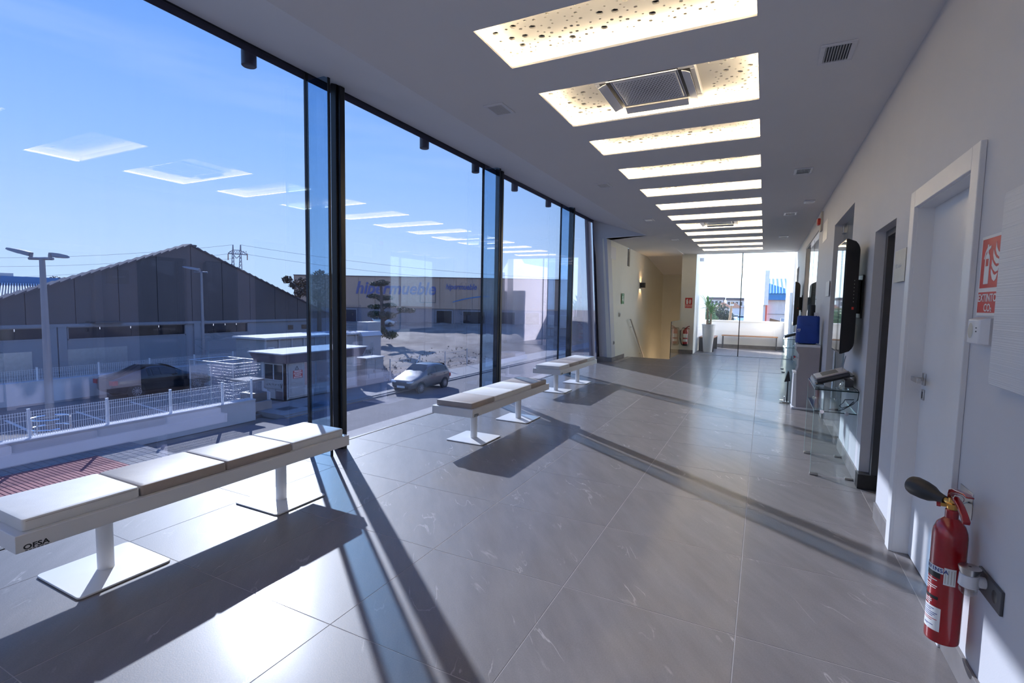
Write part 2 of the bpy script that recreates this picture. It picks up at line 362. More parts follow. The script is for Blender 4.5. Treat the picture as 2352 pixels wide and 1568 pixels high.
# ------------------------------------------------------------------ the room shell
XF, XW, HC, YB, YG = -3.78, 0.81, 3.065, -4.2, 13.97     # facade plane, right wall, flat ceiling, back wall, far glass
TX, TY = 0.815, 0.791
fl = MB()
fl.box(XF-0.25, 3.6, YB-0.3, 10.3, -0.30, -0.0010); fl.box(-3.40, 3.6, 10.3, 11.9, -0.30, -0.0010); fl.box(-2.24, 3.6, 11.9, 17.7, -0.30, -0.0010)
floor = struct(fl.build('floor', 'grout', smooth=False))
cuts_x = [XF+0.012, -4*TX, -3*TX, -2*TX, -TX, 0, TX]
meshes = {}
for j in range(-5, 23):
    y0, y1 = j*TY, (j+1)*TY
    for i in range(6):
        x0, x1 = cuts_x[i], cuts_x[i+1]
        if y0 > 10.2 and i == 0: continue
        if y1 > 11.95 and x0 < -2.30:
            if y0 > 11.3: 
                if i < 2: continue
                x0 = -2.24
            else: y1 = 11.9
        if i == 2 and y0 > 11.3 and y0 < 12: x0 = max(x0, -2.24)
        if i == 0 and y0 < 10.2 and y1 > 10.2: y1 = 10.25
        k = (round(x1-x0, 3), round(y1-y0, 3))
        if k not in meshes:
            hx, hy = k[0]/2-0.0014, k[1]/2-0.0014
            t_ = MB(); b_ = 0.0012
            t_.loft([[(-hx,-hy,-0.008),(hx,-hy,-0.008),(hx,hy,-0.008),(-hx,hy,-0.008)], [(-hx,-hy,-b_),(hx,-hy,-b_),(hx,hy,-b_),(-hx,hy,-b_)],
                     [(-hx+b_,-hy+b_,0),(hx-b_,-hy+b_,0),(hx-b_,hy-b_,0),(-hx+b_,hy-b_,0)]])
            o = t_.build('tile', 'tile', floor, local=True, smooth=False); meshes[k] = o.data
        else:
            o = bpy.data.objects.new('tile', meshes[k]); COL.objects.link(o); o.parent = floor
        o.location = ((x0+x1)/2, (y0+y1)/2, 0)
strip = MB()   # floor strip running on into the doorways
strip.box(TX+0.002, 3.5, YB, 14.0, -0.006, -0.0006); strip.build('threshold', 'skirt', floor, smooth=False)

# ceiling: one thin skin with openings for the lit recesses, roof above
RX0, RX1 = -1.59, -0.073
REC = [(-1.97,-1.47), (-0.83,-0.32), (0.31,0.83), (1.28,2.07), (2.52,3.03), (3.64,4.16), (4.78,5.30), (5.92,6.43), (7.03,7.56), (7.98,8.79), (9.20,9.78), (10.37,10.89), (11.50,12.05), (12.64,13.18)]
c = MB(); ZL = HC+0.014
c.box(-2.45, RX0, YB, YG, HC, ZL); c.box(RX1, XW+0.02, YB, YG, HC, ZL)
ys = [YB]+[v for r in REC for v in r]+[YG]
for a, b in zip(ys[0::2], ys[1::2]): c.box(RX0, RX1, a, b, HC, ZL)
c.box(-2.45, XW+0.02, YG, YG+0.1, HC, HC+0.3)
c.prism([(-3.46,9.55,HC),(-2.45,9.40,HC),(-2.45,11.9,HC),(-3.46,11.9,HC)], (0,0,0.014))
# stairwell ceiling, stepping down
c.prism([(-3.46,11.9,HC),(-2.24,11.9,HC),(-2.24,14.2,HC-0.02),(-2.24,17.2,2.62),(-3.46,17.2,2.62),(-3.46,14.2,HC-0.02)], (0,0,0.02))
ceiling = struct(c.build('ceiling', 'ceil', smooth=False))
MB().prism([(-2.45,YB,HC),(-2.45,9.42,HC),(XF-0.02,9.60,3.515),(XF-0.02,YB,3.515)], (0,0,0.03)).build('soffit', 'ceil', ceiling, smooth=False)
r_ = MB(); r_.box(XF-0.05, 3.7, YB-0.3, YG+0.1, 3.60, 3.80); r_.box(-3.9, -2.0, YG, 17.4, 3.3, 3.8); r_.build('roof_slab', 'ceil', ceiling, smooth=False)
ex = MB(); ex.box(XF-0.15, XF-0.03, YB, 9.6, 3.55, 3.62); ex.build('eaves_soffit', 'purple', ceiling, smooth=False)

# perforated recess panels with real holes
def holes_for(w, d, seed, n_big, n_mid, n_small, keep=None):
    rnd = random.Random(seed); hs = []
    for r, n in ((0.022, n_big), (0.0115, n_mid), (0.0068, n_small)):
        k = tries = 0
        while k < n and tries < 6000:
            tries += 1
            x, y = rnd.uniform(0.03, w-0.03), rnd.uniform(0.03, d-0.03)
            if keep and not keep(x, y, r): continue
            if all(hypot(x-a, y-b) > r+q+0.016 for a, b, q in hs): hs.append((x, y, r)); k += 1
    return hs
def perforated(w, d, hs, hole_n=12, th=0.012, cut=None):
    pts = [Vector((0,0)), Vector((w,0)), Vector((w,d)), Vector((0,d))]; edges = [(0,1),(1,2),(2,3),(3,0)]
    loops = []
    for x, y, r in hs:
        n = hole_n if r > 0.008 else 8
        i0 = len(pts); pts += [Vector((x+r*cos(2*pi*k/n), y+r*sin(2*pi*k/n))) for k in range(n)]
        edges += [(i0+k, i0+(k+1) % n) for k in range(n)]; loops.append((i0, n))
    vs, es, fs, *_ = geometry.delaunay_2d_cdt(pts, edges, [], 1, 1e-6)
    keepf = []
    for f in fs:
        cx_ = sum(vs[i].x for i in f)/len(f); cy_ = sum(vs[i].y for i in f)/len(f)
        if any(hypot(cx_-x, cy_-y) < r*0.9 for x, y, r in hs): continue
        keepf.append(tuple(f))
    m = MB(); m.add([(v.x, v.y, 0) for v in vs], keepf)
    for (x, y, r) in hs:
        n = hole_n if r > 0.008 else 8
        ring = [(x+r*cos(2*pi*k/n), y+r*sin(2*pi*k/n)) for k in range(n)]
        m.add([(a, b, 0) for a, b in ring]+[(a, b, th) for a, b in ring], [(k, (k+1) % n, n+(k+1) % n, n+k) for k in range(n)])
    return m
SB = 0.055                    # the cavity is this much wider than its opening on every side
ZP = HC+0.095                 # underside of the perforated panel
PW = RX1-RX0+2*SB
ords = ['behind the camera, far one', 'just behind the camera', 'first', 'second', 'third', 'fourth', 'fifth', 'sixth', 'seventh', 'eighth', 'ninth', 'tenth', 'eleventh', 'twelfth']
panel_cache = {}
for k, (a, b) in enumerate(REC):
    wide = (b-a) > 0.7
    if k == 2: lab = 'lit ceiling recess nearest the camera, cut by top edge of the photo'
    elif k == 3: lab = 'wide lit ceiling recess holding the larger air conditioner near the camera'
    elif k == 9: lab = 'wide lit ceiling recess far down the hall holding the second air conditioner'
    elif k < 2: lab = 'lit perforated ceiling recess ' + ords[k]
    elif k == 13: lab = 'last lit ceiling recess before the far glass wall'
    else: lab = 'narrow lit perforated ceiling recess, %s of the row counted from the camera' % ords[k]
    t = thing('ceiling_light', lab, 'ceiling light', ((RX0+RX1)/2, (a+b)/2, HC), 'lit recesses along the ceiling')
    m = MB(); x0, x1, y0, y1 = RX0-SB, RX1+SB, a-SB, b+SB
    m.box(x0-0.01, x0, y0, y1, ZL, ZP+0.012); m.box(x1, x1+0.01, y0, y1, ZL, ZP+0.012)
    m.box(x0, x1, y0-0.01, y0, ZL, ZP+0.012); m.box(x0, x1, y1, y1+0.01, ZL, ZP+0.012)
    m.build('cavity_frame', 'cavity', t, smooth=False)
    near = k < 8
    key = ('w' if wide else 'n', k if k in (2, 3) else near)
    d = y1-y0; dd = 0.905 if wide else 0.63
    if key not in panel_cache:
        if wide:
            keepf = lambda x, y, r: not (0.39 < x < 1.24)
            hs = holes_for(PW, dd, 5+k, 24, 46, 90, keepf)
        else: hs = holes_for(PW, dd, 9+k, 32, 72, 130 if near else 30)
        o = perforated(PW, dd, hs).build('perforated_panel', 'perf', t, local=True, smooth=False); panel_cache[key] = o.data
    else:
        o = bpy.data.objects.new('perforated_panel', panel_cache[key]); COL.objects.link(o); o.parent = t
    o.location = (-PW/2, -dd/2, ZP-HC); o.scale = (1, d/dd, 1)
    bk = box(x0, x1, y0, y1, ZP+0.11, ZP+0.12); bk.build('backing_board', 'anthracite', t, smooth=False)
    l = MB(); e = 0.012; q0 = 0.022
    l.box(x0+q0, x0+q0+e, y0+q0, y1-q0, ZL+0.001, ZL+0.009); l.box(x1-q0-e, x1-q0, y0+q0, y1-q0, ZL+0.001, ZL+0.009)
    l.box(x0+q0+e, x1-q0-e, y0+q0, y0+q0+e, ZL+0.001, ZL+0.009); l.box(x0+q0+e, x1-q0-e, y1-q0-e, y1-q0, ZL+0.001, ZL+0.009)
    l.build('led_strip', 'led', t, smooth=False)
    if wide:   # ceiling cassette in the middle
        ac = thing('air_conditioner', 'square grey ceiling air conditioner with four open flaps in second lit recess' if k == 3 else 'distant ceiling air conditioner in the wide lit recess far down the hall',
                   'air conditioner', ((RX0+RX1)/2, (a+b)/2, ZP), 'ceiling air conditioners')
        cx_, cy_ = (RX0+RX1)/2, (a+b)/2; h = 0.36; g = 0.235
        fr = MB()
        for (p0, p1, p2, p3) in ((-h, h, -h, -g), (-h, h, g, h), (-h, -g, -g, g), (g, h, -g, g)): fr.box(cx_+p0, cx_+p1, cy_+p2, cy_+p3, ZP-0.045, ZP)
        fr.build('body', 'plastic', ac, bev=0.006)
        gr = MB(); gr.box(cx_-g+0.004, cx_+g-0.004, cy_-g+0.004, cy_+g-0.004, ZP-0.048, ZP-0.01); grl = gr.build('grille', 'plastic', ac, bev=0.01)
        ho = MB()
        for ix in range(18):
            for iy in range(17):
                hx = cx_-0.205+ix*0.40/17+(0.0112 if iy % 2 else 0); hy = cy_-0.20+iy*0.40/16; rr = 0.0082*(1-0.4*max(abs(hx-cx_), abs(hy-cy_))/0.22)
                ho.add([(hx+rr*cos(2*pi*q/8), hy+rr*sin(2*pi*q/8), ZP-0.0486) for q in range(8)], [tuple(range(8))])
        hob = ho.build('perforation', 'black', grl, smooth=False, fix=False); hob['kind'] = 'stuff'
        for ang in range(4):
            f = MB(); f.loft([[(-0.25, -0.03, -0.002), (0.25, -0.03, -0.002), (0.25, -0.03, 0.004), (-0.25, -0.03, 0.004)],
                             [(-0.25, 0.0, -0.010), (0.25, 0.0, -0.010), (0.25, 0.0, -0.004), (-0.25, 0.0, -0.004)],
                             [(-0.25, 0.03, -0.024), (0.25, 0.03, -0.024), (0.25, 0.03, -0.018), (-0.25, 0.03, -0.018)]])
            fo = f.build('flap', 'plastic', ac, local=True); fo.rotation_euler = (0, 0, ang*pi/2)
            dv = Vector((0, h-0.06, -0.055)); fo.location = Matrix.Rotation(ang*pi/2, 3, 'Z') @ dv
            sl = MB().box(-0.25, 0.25, -0.03, 0.05, -0.001, 0.001).build('slot', 'black', ac, local=True, smooth=False)
            sl.rotation_euler = (0, 0, ang*pi/2); sl.location = Matrix.Rotation(ang*pi/2, 3, 'Z') @ Vector((0, h-0.085, -0.0462))

def ceiling_vent(x, y, w, d, lab, group):
    t = thing('ceiling_vent', lab, 'air vent', (x, y, HC), group)
    m = MB(); b = 0.028
    for q in ((x-w/2, x+w/2, y-d/2, y-d/2+b), (x-w/2, x+w/2, y+d/2-b, y+d/2), (x-w/2, x-w/2+b, y-d/2+b, y+d/2-b), (x+w/2-b, x+w/2, y-d/2+b, y+d/2-b)): m.box(*q, HC-0.010, HC+0.001)
    m.build('frame', 'plastic', t, bev=0.004)
    box(x-w/2+b, x+w/2-b, y-d/2+b, y+d/2-b, HC-0.0012, HC-0.0006).build('duct', 'black', t, smooth=False)
    n = 9; xs0, xs1 = x-w/2+b, x+w/2-b
    me = None
    for i in range(n):
        xx = xs0+(i+0.5)*(xs1-xs0)/n
        if me is None:
            o = MB().box(-0.0012, 0.0012, -(d/2-b), d/2-b, -0.011, 0.0).build('slat', 'plastic', t, local=True, smooth=False); me = o.data
        else:
            o = bpy.data.objects.new('slat', me); COL.objects.link(o); o.parent = t
        o.location = (xx-x, 0, -0.001); o.rotation_euler = (0, 0.5, 0)
G1, G2 = 'vents along the right of the ceiling', 'vents along the left of the ceiling'
ceiling_vent(0.37, 1.475, 0.19, 0.28, 'slatted vent in the ceiling nearest the camera, above the white door', G1)
ceiling_vent(0.37, 4.52, 0.19, 0.28, 'slatted ceiling vent on the right, second from the camera', G1)
ceiling_vent(0.36, 7.48, 0.19, 0.28, 'slatted ceiling vent on the right, just past the small emergency light', G1)
ceiling_vent(0.355, 10.55, 0.19, 0.28, 'slatted ceiling vent on the right, farthest down the hall', G1)
ceiling_vent(-2.01, 1.43, 0.18, 0.24, 'slatted ceiling vent near the tall windows, closest to the camera', G2)
ceiling_vent(-1.97, 4.34, 0.18, 0.24, 'slatted ceiling vent near the tall windows, second from the camera', G2)
ceiling_vent(-1.975, 7.32, 0.18, 0.24, 'slatted ceiling vent near the tall windows, third from the camera', G2)
ceiling_vent(-1.975, 10.34, 0.18, 0.24, 'slatted ceiling vent above the stairs, farthest left one', G2)
t = thing('emergency_light', 'small white emergency light set in the ceiling near the siren', 'emergency light', (0.57, 6.44, HC))
box(0.50, 0.64, 6.34, 6.54, HC-0.02, HC).build('housing', 'plastic', t, bev=0.008); box(0.515, 0.625, 6.36, 6.52, HC-0.024, HC-0.019).build('diffuser', 'lens', t, bev=0.003)

# ---- right wall with its openings, rooms behind
XB = XW+0.15
w = MB()
def wseg(y0, y1, z0=0.0, z1=HC+0.01): w.box(XW, XB, y0, y1, z0, z1)
DY0, DY1 = 0.42, 1.315
wseg(YB, DY0); wseg(DY0, DY1, 2.06); wseg(DY1, 1.86); wseg(1.86, 2.58, 2.077); wseg(2.58, 3.80); wseg(3.80, 5.40, 2.54); wseg(5.40, 7.56)
wseg(7.56, 10.55, 2.79); wseg(10.55, 12.75); wseg(12.75, 13.75, 2.56); wseg(13.75, YG)
wall_right = struct(w.build('wall_right', 'wall', smooth=False))
b_ = MB(); b_.box(XB, 3.5, YB-0.1, YB, 0, HC); b_.box(3.5, 3.6, YB-0.1, 7.4, 0, HC); b_.box(3.5, 3.6, 7.4, 13.2, 0, 0.5); b_.box(3.5, 3.6, 7.4, 13.2, 2.95, HC); b_.box(3.5, 3.6, 13.2, YG, 0, HC); b_.box(XB, 3.5, YG-0.1, YG, 0, HC); b_.box(XB, 3.5, 1.45, 1.5, 0, HC); b_.box(XB, 3.5, 3.3, 3.4, 0, HC)
b_.box(XB, 3.6, YB-0.1, YG, HC, HC+0.1)
struct(b_.build('wall_side', 'wall', smooth=False))
o_ = struct(box(3.54, 3.56, 7.4, 13.2, 0.5, 2.95).build('window_8', 'clear', smooth=False))  # unseen window, added to let daylight brighten the stair wall
for y_ in (9.3, 11.25): box(3.52, 3.58, y_, y_+0.05, 0.5, 2.95).build('mullion', 'steel', o_, smooth=False)
b_ = MB(); b_.box(XF-0.3, 3.6, YB-0.3, YB, -0.1, 3.6); struct(b_.build('wall_back', 'wall', smooth=False))
bb = MB()
for a, b in ((YB, 0.335), (1.402, 1.845), (2.60, 3.80), (5.40, 7.56), (10.55, 12.75), (13.75, YG)): bb.box(XW-0.014, XW, a, b, 0.0, 0.115)
struct(bb.build('baseboard_right', 'skirt', bev=0.002))

# door 1
d1 = struct(MB().box(XW+0.075, XW+0.115, DY0, DY1, 0.004, 2.045).build('door_1', 'white', bev=0.002))
m = MB(); m.box(XW-0.022, XW, 0.335, 0.425, 0, 2.145); m.box(XW-0.022, XW, 1.31, 1.402, 0, 2.145); m.box(XW-0.022, XW, 0.425, 1.31, 2.048, 2.145)
m.build('casing', 'white', d1, bev=0.003)
m = MB(); m.box(XW-0.004, XB, DY0-0.012, DY0+0.006, 0, 2.056); m.box(XW-0.004, XB, DY1-0.006, DY1+0.012, 0, 2.056); m.box(XW-0.004, XB, DY0, DY1, 2.044, 2.062)
m.build('jamb', 'white', d1, bev=0.001)
h = MB(); hx = XW+0.075; h.box(hx-0.008, hx, 1.225, 1.275, 1.03, 1.10); h.tube([(hx, 1.25, 1.065), (hx-0.05, 1.25, 1.065)], 0.010, 10); h.box(hx-0.062, hx-0.044, 1.13, 1.262, 1.052, 1.078)
hd = h.build('handle', 'steel', d1, bev=0.002)
MB().box(hx-0.007, hx, 1.228, 1.272, 0.945, 1.005).build('keyhole_plate', 'steel', d1, bev=0.002)
MB().box(hx-0.0085, hx-0.007, 1.244, 1.256, 0.955, 0.993).build('keyhole', 'black', d1)

# doorway 2 (glazed opening next to the door), dark frame and black base block
o2 = struct(MB().box(XB-0.02, XB-0.008, 1.86, 2.58, 0.01, 2.07).build('door_2', 'door_glass', smooth=False))
m = MB(); m.box(XW+0.07, XB, 2.50, 2.58, 0.0, 2.077); m.box(XW+0.07, XB, 1.86, 1.90, 0.0, 2.077); m.box(XW+0.07, XB, 1.90, 2.50, 2.03, 2.077)
m.build('frame', 'anthracite', o2, bev=0.002)
MB().box(XW-0.018, XW+0.115, 2.485, 2.60, 0.0, 0.12).build('base_block', 'blackstone', o2, bev=0.002)
# glazed doorway 3 with tall pull handle
o3 = struct(MB().box(XB-0.05, XB-0.038, 3.82, 5.38, 0.01, 2.53).build('door_3', 'door_glass', smooth=False))
m = MB(); m.tube([(XB-0.10, 5.02, 0.35), (XB-0.10, 5.02, 1.75)], 0.016, 12); m.tube([(XB-0.10, 5.02, 0.5), (XB-0.04, 5.02, 0.5)], 0.008, 8); m.tube([(XB-0.10, 5.02, 1.6), (XB-0.04, 5.02, 1.6)], 0.008, 8)
m.build('pull_handle', 'steel', o3)
m = MB(); m.box(XB-0.07, XB-0.02, 5.26, 5.37, 2.42, 2.53); m.build('patch_fitting', 'steel', o3, bev=0.003)
MB().box(XB-0.053, XB-0.035, 4.55, 4.556, 0.01, 2.53).build('pane_joint', 'gasket', o3)
m = MB(); m.box(XW, XB, 3.80, 3.805, 0, 2.54); m.build('reveal', 'wall', o3)
# window 6: large fixed glazing further along
o4 = struct(MB().box(XW+0.045, XW+0.057, 7.57, 10.54, 0.01, 2.785).build('window_6', 'door_glass', smooth=False))
MB().box(XW+0.043, XW+0.060, 9.05, 9.056, 0.01, 2.785).build('pane_joint', 'gasket', o4)
m = MB(); m.box(XW+0.01, XW+0.09, 10.53, 10.55, 0, 2.79); m.box(XW+0.01, XW+0.09, 7.56, 10.55, 2.775, 2.79); m.build('frame', 'steel', o4)
o5 = struct(MB().box(XB-0.05, XB-0.038, 12.76, 13.74, 0.01, 2.55).build('door_4', 'door_glass', smooth=False))
m = MB(); m.box(XB-0.06, XB-0.03, 13.60, 13.72, 2.42, 2.54); m.build('patch_fitting', 'steel', o5)

# ---- the tall glass facade: bays, stiffening fins, steel posts
FY = [YB, -2.245, 1.0, 4.235, 7.44]
ZH = 3.505
def bay(n, y0, y1, slanted=False):
    if slanted: pane = MB().prism([(XF-0.012,y0,0.0),(XF-0.012,10.30,0.0),(XF-0.012,9.58,ZH),(XF-0.012,y0,ZH)], (0.02,0,0))
    else: pane = MB().box(XF-0.012, XF+0.008, y0+0.012, y1-0.012, 0.0, ZH)
    p = struct(pane.build('window_%d' % n, 'facade', smooth=False))
    r = MB(); r.box(XF-0.03, XF+0.018, y0, y1 if not slanted else 9.58, ZH-0.006, ZH+0.022); r.build('head_rail', 'gasket', p, smooth=False)
    s_ = MB(); s_.box(XF-0.03, XF+0.008, y0, y1 if not slanted else 10.2, -0.02, 0.004); s_.build('sill', 'gasket', p, smooth=False)
    e = MB(); e.box(XF-0.03, XF-0.025, y0, y1 if not slanted else 9.6, ZH-0.055, ZH-0.004); e.build('outer_trim', 'purple', p, smooth=False)
    if slanted:
        q = MB().prism([(XF-0.03,10.30,0),(XF-0.03,10.35,0),(XF-0.03,9.64,ZH),(XF-0.03,9.59,ZH)], (0.06,0,0)); q.build('slanted_frame', 'gasket', p, smooth=False)
        q = MB().prism([(XF-0.14,10.06,0),(XF-0.14,10.40,0),(XF-0.14,9.66,ZH),(XF-0.14,9.34,ZH)], (0.05,0,0)); q.build('outer_pier', 'lamp', p, smooth=False)
    else:
        g = MB(); g.box(XF-0.016, XF+0.012, y1-0.013, y1+0.013, 0, ZH); g.build('gasket', 'gasket', p, smooth=False)
        f = MB(); f.box(XF+0.014, -3.505, y1-0.010, y1+0.010, 0, 3.43); f.build('fin', 'fin', p, smooth=False)
        f = MB(); f.box(-3.505, -3.492, y1-0.011, y1+0.011, 0, 3.43); f.build('fin_edge', 'gasket', p, smooth=False)
        cm = MB(); ya = y1+0.19
        cm.box(-3.68, -3.61, ya, ya+0.10, 0, 3.47); cm.box(-3.61, -3.576, ya+0.02, ya+0.08, 0, 3.44); cm.build('post', 'black', p, bev=0.004)
    return p
bay(5, YB, -2.245); bay(1, -2.245, 1.0); bay(2, 1.0, 4.235); bay(3, 4.235, 7.44); bay(4, 7.44, 10.3, True)
for i, y in enumerate((0.50, 2.90, 4.15, 5.45, 6.95)):
    nm = ['black cylinder downlight under the eaves outside the nearest window bay', 'cylinder downlight outside the middle of the second window bay', 'cylinder downlight outside the second bay beside its far fin',
          'cylinder downlight outside the near end of the third window bay', 'cylinder downlight outside the far end of the third window bay'][i]
    t = thing('downlight', nm, 'downlight', (XF-0.09, y, 3.55), 'downlights under the eaves')
    MB().lathe([(0.058, 0.0), (0.058, -0.175), (0.052, -0.18)], (XF-0.09, y, 3.55), 20).build('housing', 'black', t)
    MB().lathe([(0.044, -0.1805), (0.044, -0.182)], (XF-0.09, y, 3.55), 16).build('lens', 'anthracite', t)
# slanted end pier, closing wall of the soffit
m = MB()
P_ = [(XF-0.02, 9.58, 3.53), (-2.43, 9.40, HC), (-3.43, 9.60, HC), (-3.396, 10.27, 0), (XF-0.02, 10.36, 0)]
m.add(P_+[(x, y+0.35 if i != 1 else y+0.02, z) for i, (x, y, z) in enumerate(P_)], [(0,1,2),(0,2,3,4),(5,7,6),(5,9,8,7),(0,5,6,1),(1,6,7,2),(2,7,8,3),(3,8,9,4),(4,9,5,0)])
struct(m.build('wall_pier', 'wall', smooth=False))
m = MB(); m.box(-3.80, -3.392, 10.245, 10.30, 0, 0.115); m.box(-3.40, -3.386, 10.26, 11.50, 0, 0.115); struct(m.build('baseboard_left', 'skirt', bev=0.002))
# stair lobby wall and well
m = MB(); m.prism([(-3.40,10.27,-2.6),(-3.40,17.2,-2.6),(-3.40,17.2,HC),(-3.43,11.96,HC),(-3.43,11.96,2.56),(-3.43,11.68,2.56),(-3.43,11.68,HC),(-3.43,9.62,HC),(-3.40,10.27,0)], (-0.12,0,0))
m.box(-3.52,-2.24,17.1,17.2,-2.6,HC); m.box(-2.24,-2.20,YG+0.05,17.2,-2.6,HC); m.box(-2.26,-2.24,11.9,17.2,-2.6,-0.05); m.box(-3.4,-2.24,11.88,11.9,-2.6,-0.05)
struct(m.build('wall_left', 'lit_wall', smooth=False))
box(-3.50, -3.47, 11.6, 12.05, 2.5, HC).build('wall_slot_back', 'anthracite', bpy.data.objects['wall_left'], smooth=False)
st = MB()
for i in range(12): st.box(-3.40, -2.26, 11.9+0.28*i, 11.9+0.28*(i+1), -2.6, -0.175*(i+1))
struct(st.build('floor_stairs', 'skirt', smooth=False))
# pier between the stairs and the far glass
m = MB(); m.box(-2.29, -1.87, YG, YG+0.35, -0.1, HC+0.02); struct(m.build('wall_far', 'lit_wall', smooth=False))
m = MB(); m.box(-2.295, -1.865, YG-0.012, YG, 0, 0.115); struct(m.build('baseboard_far', 'skirt', bev=0.002))
# far glass wall to the terrace
fg = struct(MB().box(-1.87, -0.595, YG+0.02, YG+0.034, 0.01, HC).build('window_7', 'clear', smooth=False))
MB().box(-0.585, XW, YG+0.02, YG+0.034, 0.01, HC).build('pane', 'clear', fg, smooth=False)
MB().box(-0.602, -0.578, YG+0.005, YG+0.045, 0.0, HC).build('mullion', 'gasket', fg, smooth=False)
MB().box(-1.87, XW, YG+0.01, YG+0.045, -0.002, 0.012).build('sill', 'steel', fg, smooth=False)
MB().box(-1.87, XW, YG+0.01, YG+0.045, HC-0.01, HC+0.01).build('head_rail', 'steel', fg, smooth=False)
# terrace
m = MB(); m.box(-1.90, 0.95, 17.5, 17.7, -0.3, 0.95); m.box(-1.93, 0.95, 17.47, 17.73, 0.95, 0.985); struct(m.build('wall_terrace', 'terrace', smooth=False))
m = MB(); m.box(-2.0, -1.87, YG+0.35, 17.3, -0.3, 3.25); struct(m.build('wall_terrace_left', 'terrace', smooth=False))
m = MB(); m.prism([(0.76,YG+0.36,-0.3),(0.70,17.5,-0.3),(0.70,17.5,3.0),(0.73,15.2,3.0),(0.76,14.6,3.4),(0.76,YG+0.36,3.4)], (0.25,0,0)); struct(m.build('wall_terrace_right', 'terrace', smooth=False))
m = MB(); m.box(-1.87, 0.70, 17.486, 17.5, 0, 0.115); struct(m.build('baseboard_terrace', 'skirt', smooth=False))

# ------------------------------------------------------------------ benches
def pad_mesh(w, d, h):
    """upholstered pad with a slightly crowned top and rounded edges"""
    n = 8; rings = []
    for z, ins in ((0, 0.004), (0.006, 0.0), (h-0.012, 0.0), (h-0.004, 0.004), (h, 0.014)):
        hw, hd = w/2-ins, d/2-ins; r = 0.014; pts = []
        for cx_, cy_, a0 in ((hw-r, hd-r, 0), (-hw+r, hd-r, pi/2), (-hw+r, -hd+r, pi), (hw-r, -hd+r, 3*pi/2)):
            for k in range(4): a = a0+k*pi/6; pts.append((cx_+r*cos(a), cy_+r*sin(a), z))
        rings.append(pts)
    return MB().loft(rings)
def bench(x, y, pads, lab):
    t = thing('waiting_bench', lab, 'bench', (0,0,0), 'white waiting benches along the windows')
    MB().box(-0.24, 0.24, -0.975, 0.975, 0.333, 0.412).build('beam', 'white', t, local=True, bev=0.003)
    for i, c_ in enumerate(pads):
        p = pad_mesh(0.425, 0.466, 0.058).build('seat_pad', 'leatherW' if c_ == 'w' else 'leatherT', t, local=True)
        p.location = (0.0, -0.708+i*0.472, 0.412)
        p['label'] = 'white leatherette seat pad' if c_ == 'w' else 'taupe leatherette seat pad'
        sm = MB(); q = 0.2125
        sm.tube([(0.2128, -0.22, 0.046), (0.2128, 0.22, 0.046)], 0.0011, 5); sm.build('seam', 'leatherT', p, local=True)
    for s in (-0.545, 0.545):
        l = MB().lathe([(0.037, 0.0), (0.037, 0.335)], (0, 0, 0), 24).build('leg', 'white', t, local=True); l.location = (0, s, 0.008)
        q = MB(); rings = []
        for z, ins in ((0.001, 0.0), (0.007, 0.0), (0.009, 0.002)):
            r = 0.025; pts = []
            for cx_, cy_, a0 in ((0.22-r, 0.212-r, 0), (-0.22+r, 0.212-r, pi/2), (-0.22+r, -0.212+r, pi), (0.22-r, -0.212+r, 3*pi/2)):
                for k in range(5): a = a0+k*pi/8; pts.append((cx_+(r-ins)*cos(a), cy_+(r-ins)*sin(a), z))
            rings.append(pts)
        o = q.loft(rings).build('base_plate', 'white', t, local=True); o.location = (0, s, 0.002)
        e = MB().box(-0.205, 0.205, -0.20, 0.20, 0.0, 0.003).build('rubber_pad', 'rubber', o, local=True); e.location = (0, 0, -0.002)
    text('maker_mark', 'OFSA', 0.030, (0.2405, -0.905, 0.352), t, 'black', (0, 1, 0), (0, 0, 1), sx=1.25, depth=0.0004, bold=0.0008)
    mk = MB()
    for k in range(6): mk.box(0.2400, 0.2406, -0.944+k*0.0135, -0.935+k*0.0135+(0.006 if k == 5 else 0), 0.333+0.0035, 0.333+0.0065)
    mk.build('maker_line', 'black', t, local=True)
    t.location = (x, y, 0); W[t.name] = Vector((x, y, 0))
    return t
bench(-3.03, -0.47, 'wttw', 'white four-seat bench nearest the camera with two taupe pads in the middle')
bench(-2.68, 2.75, 'twwt', 'white four-seat bench with taupe pads at both ends, middle of three')
bench(-3.03, 6.01, 'wttw', 'white four-seat bench farthest away, beside the slanted end pier')

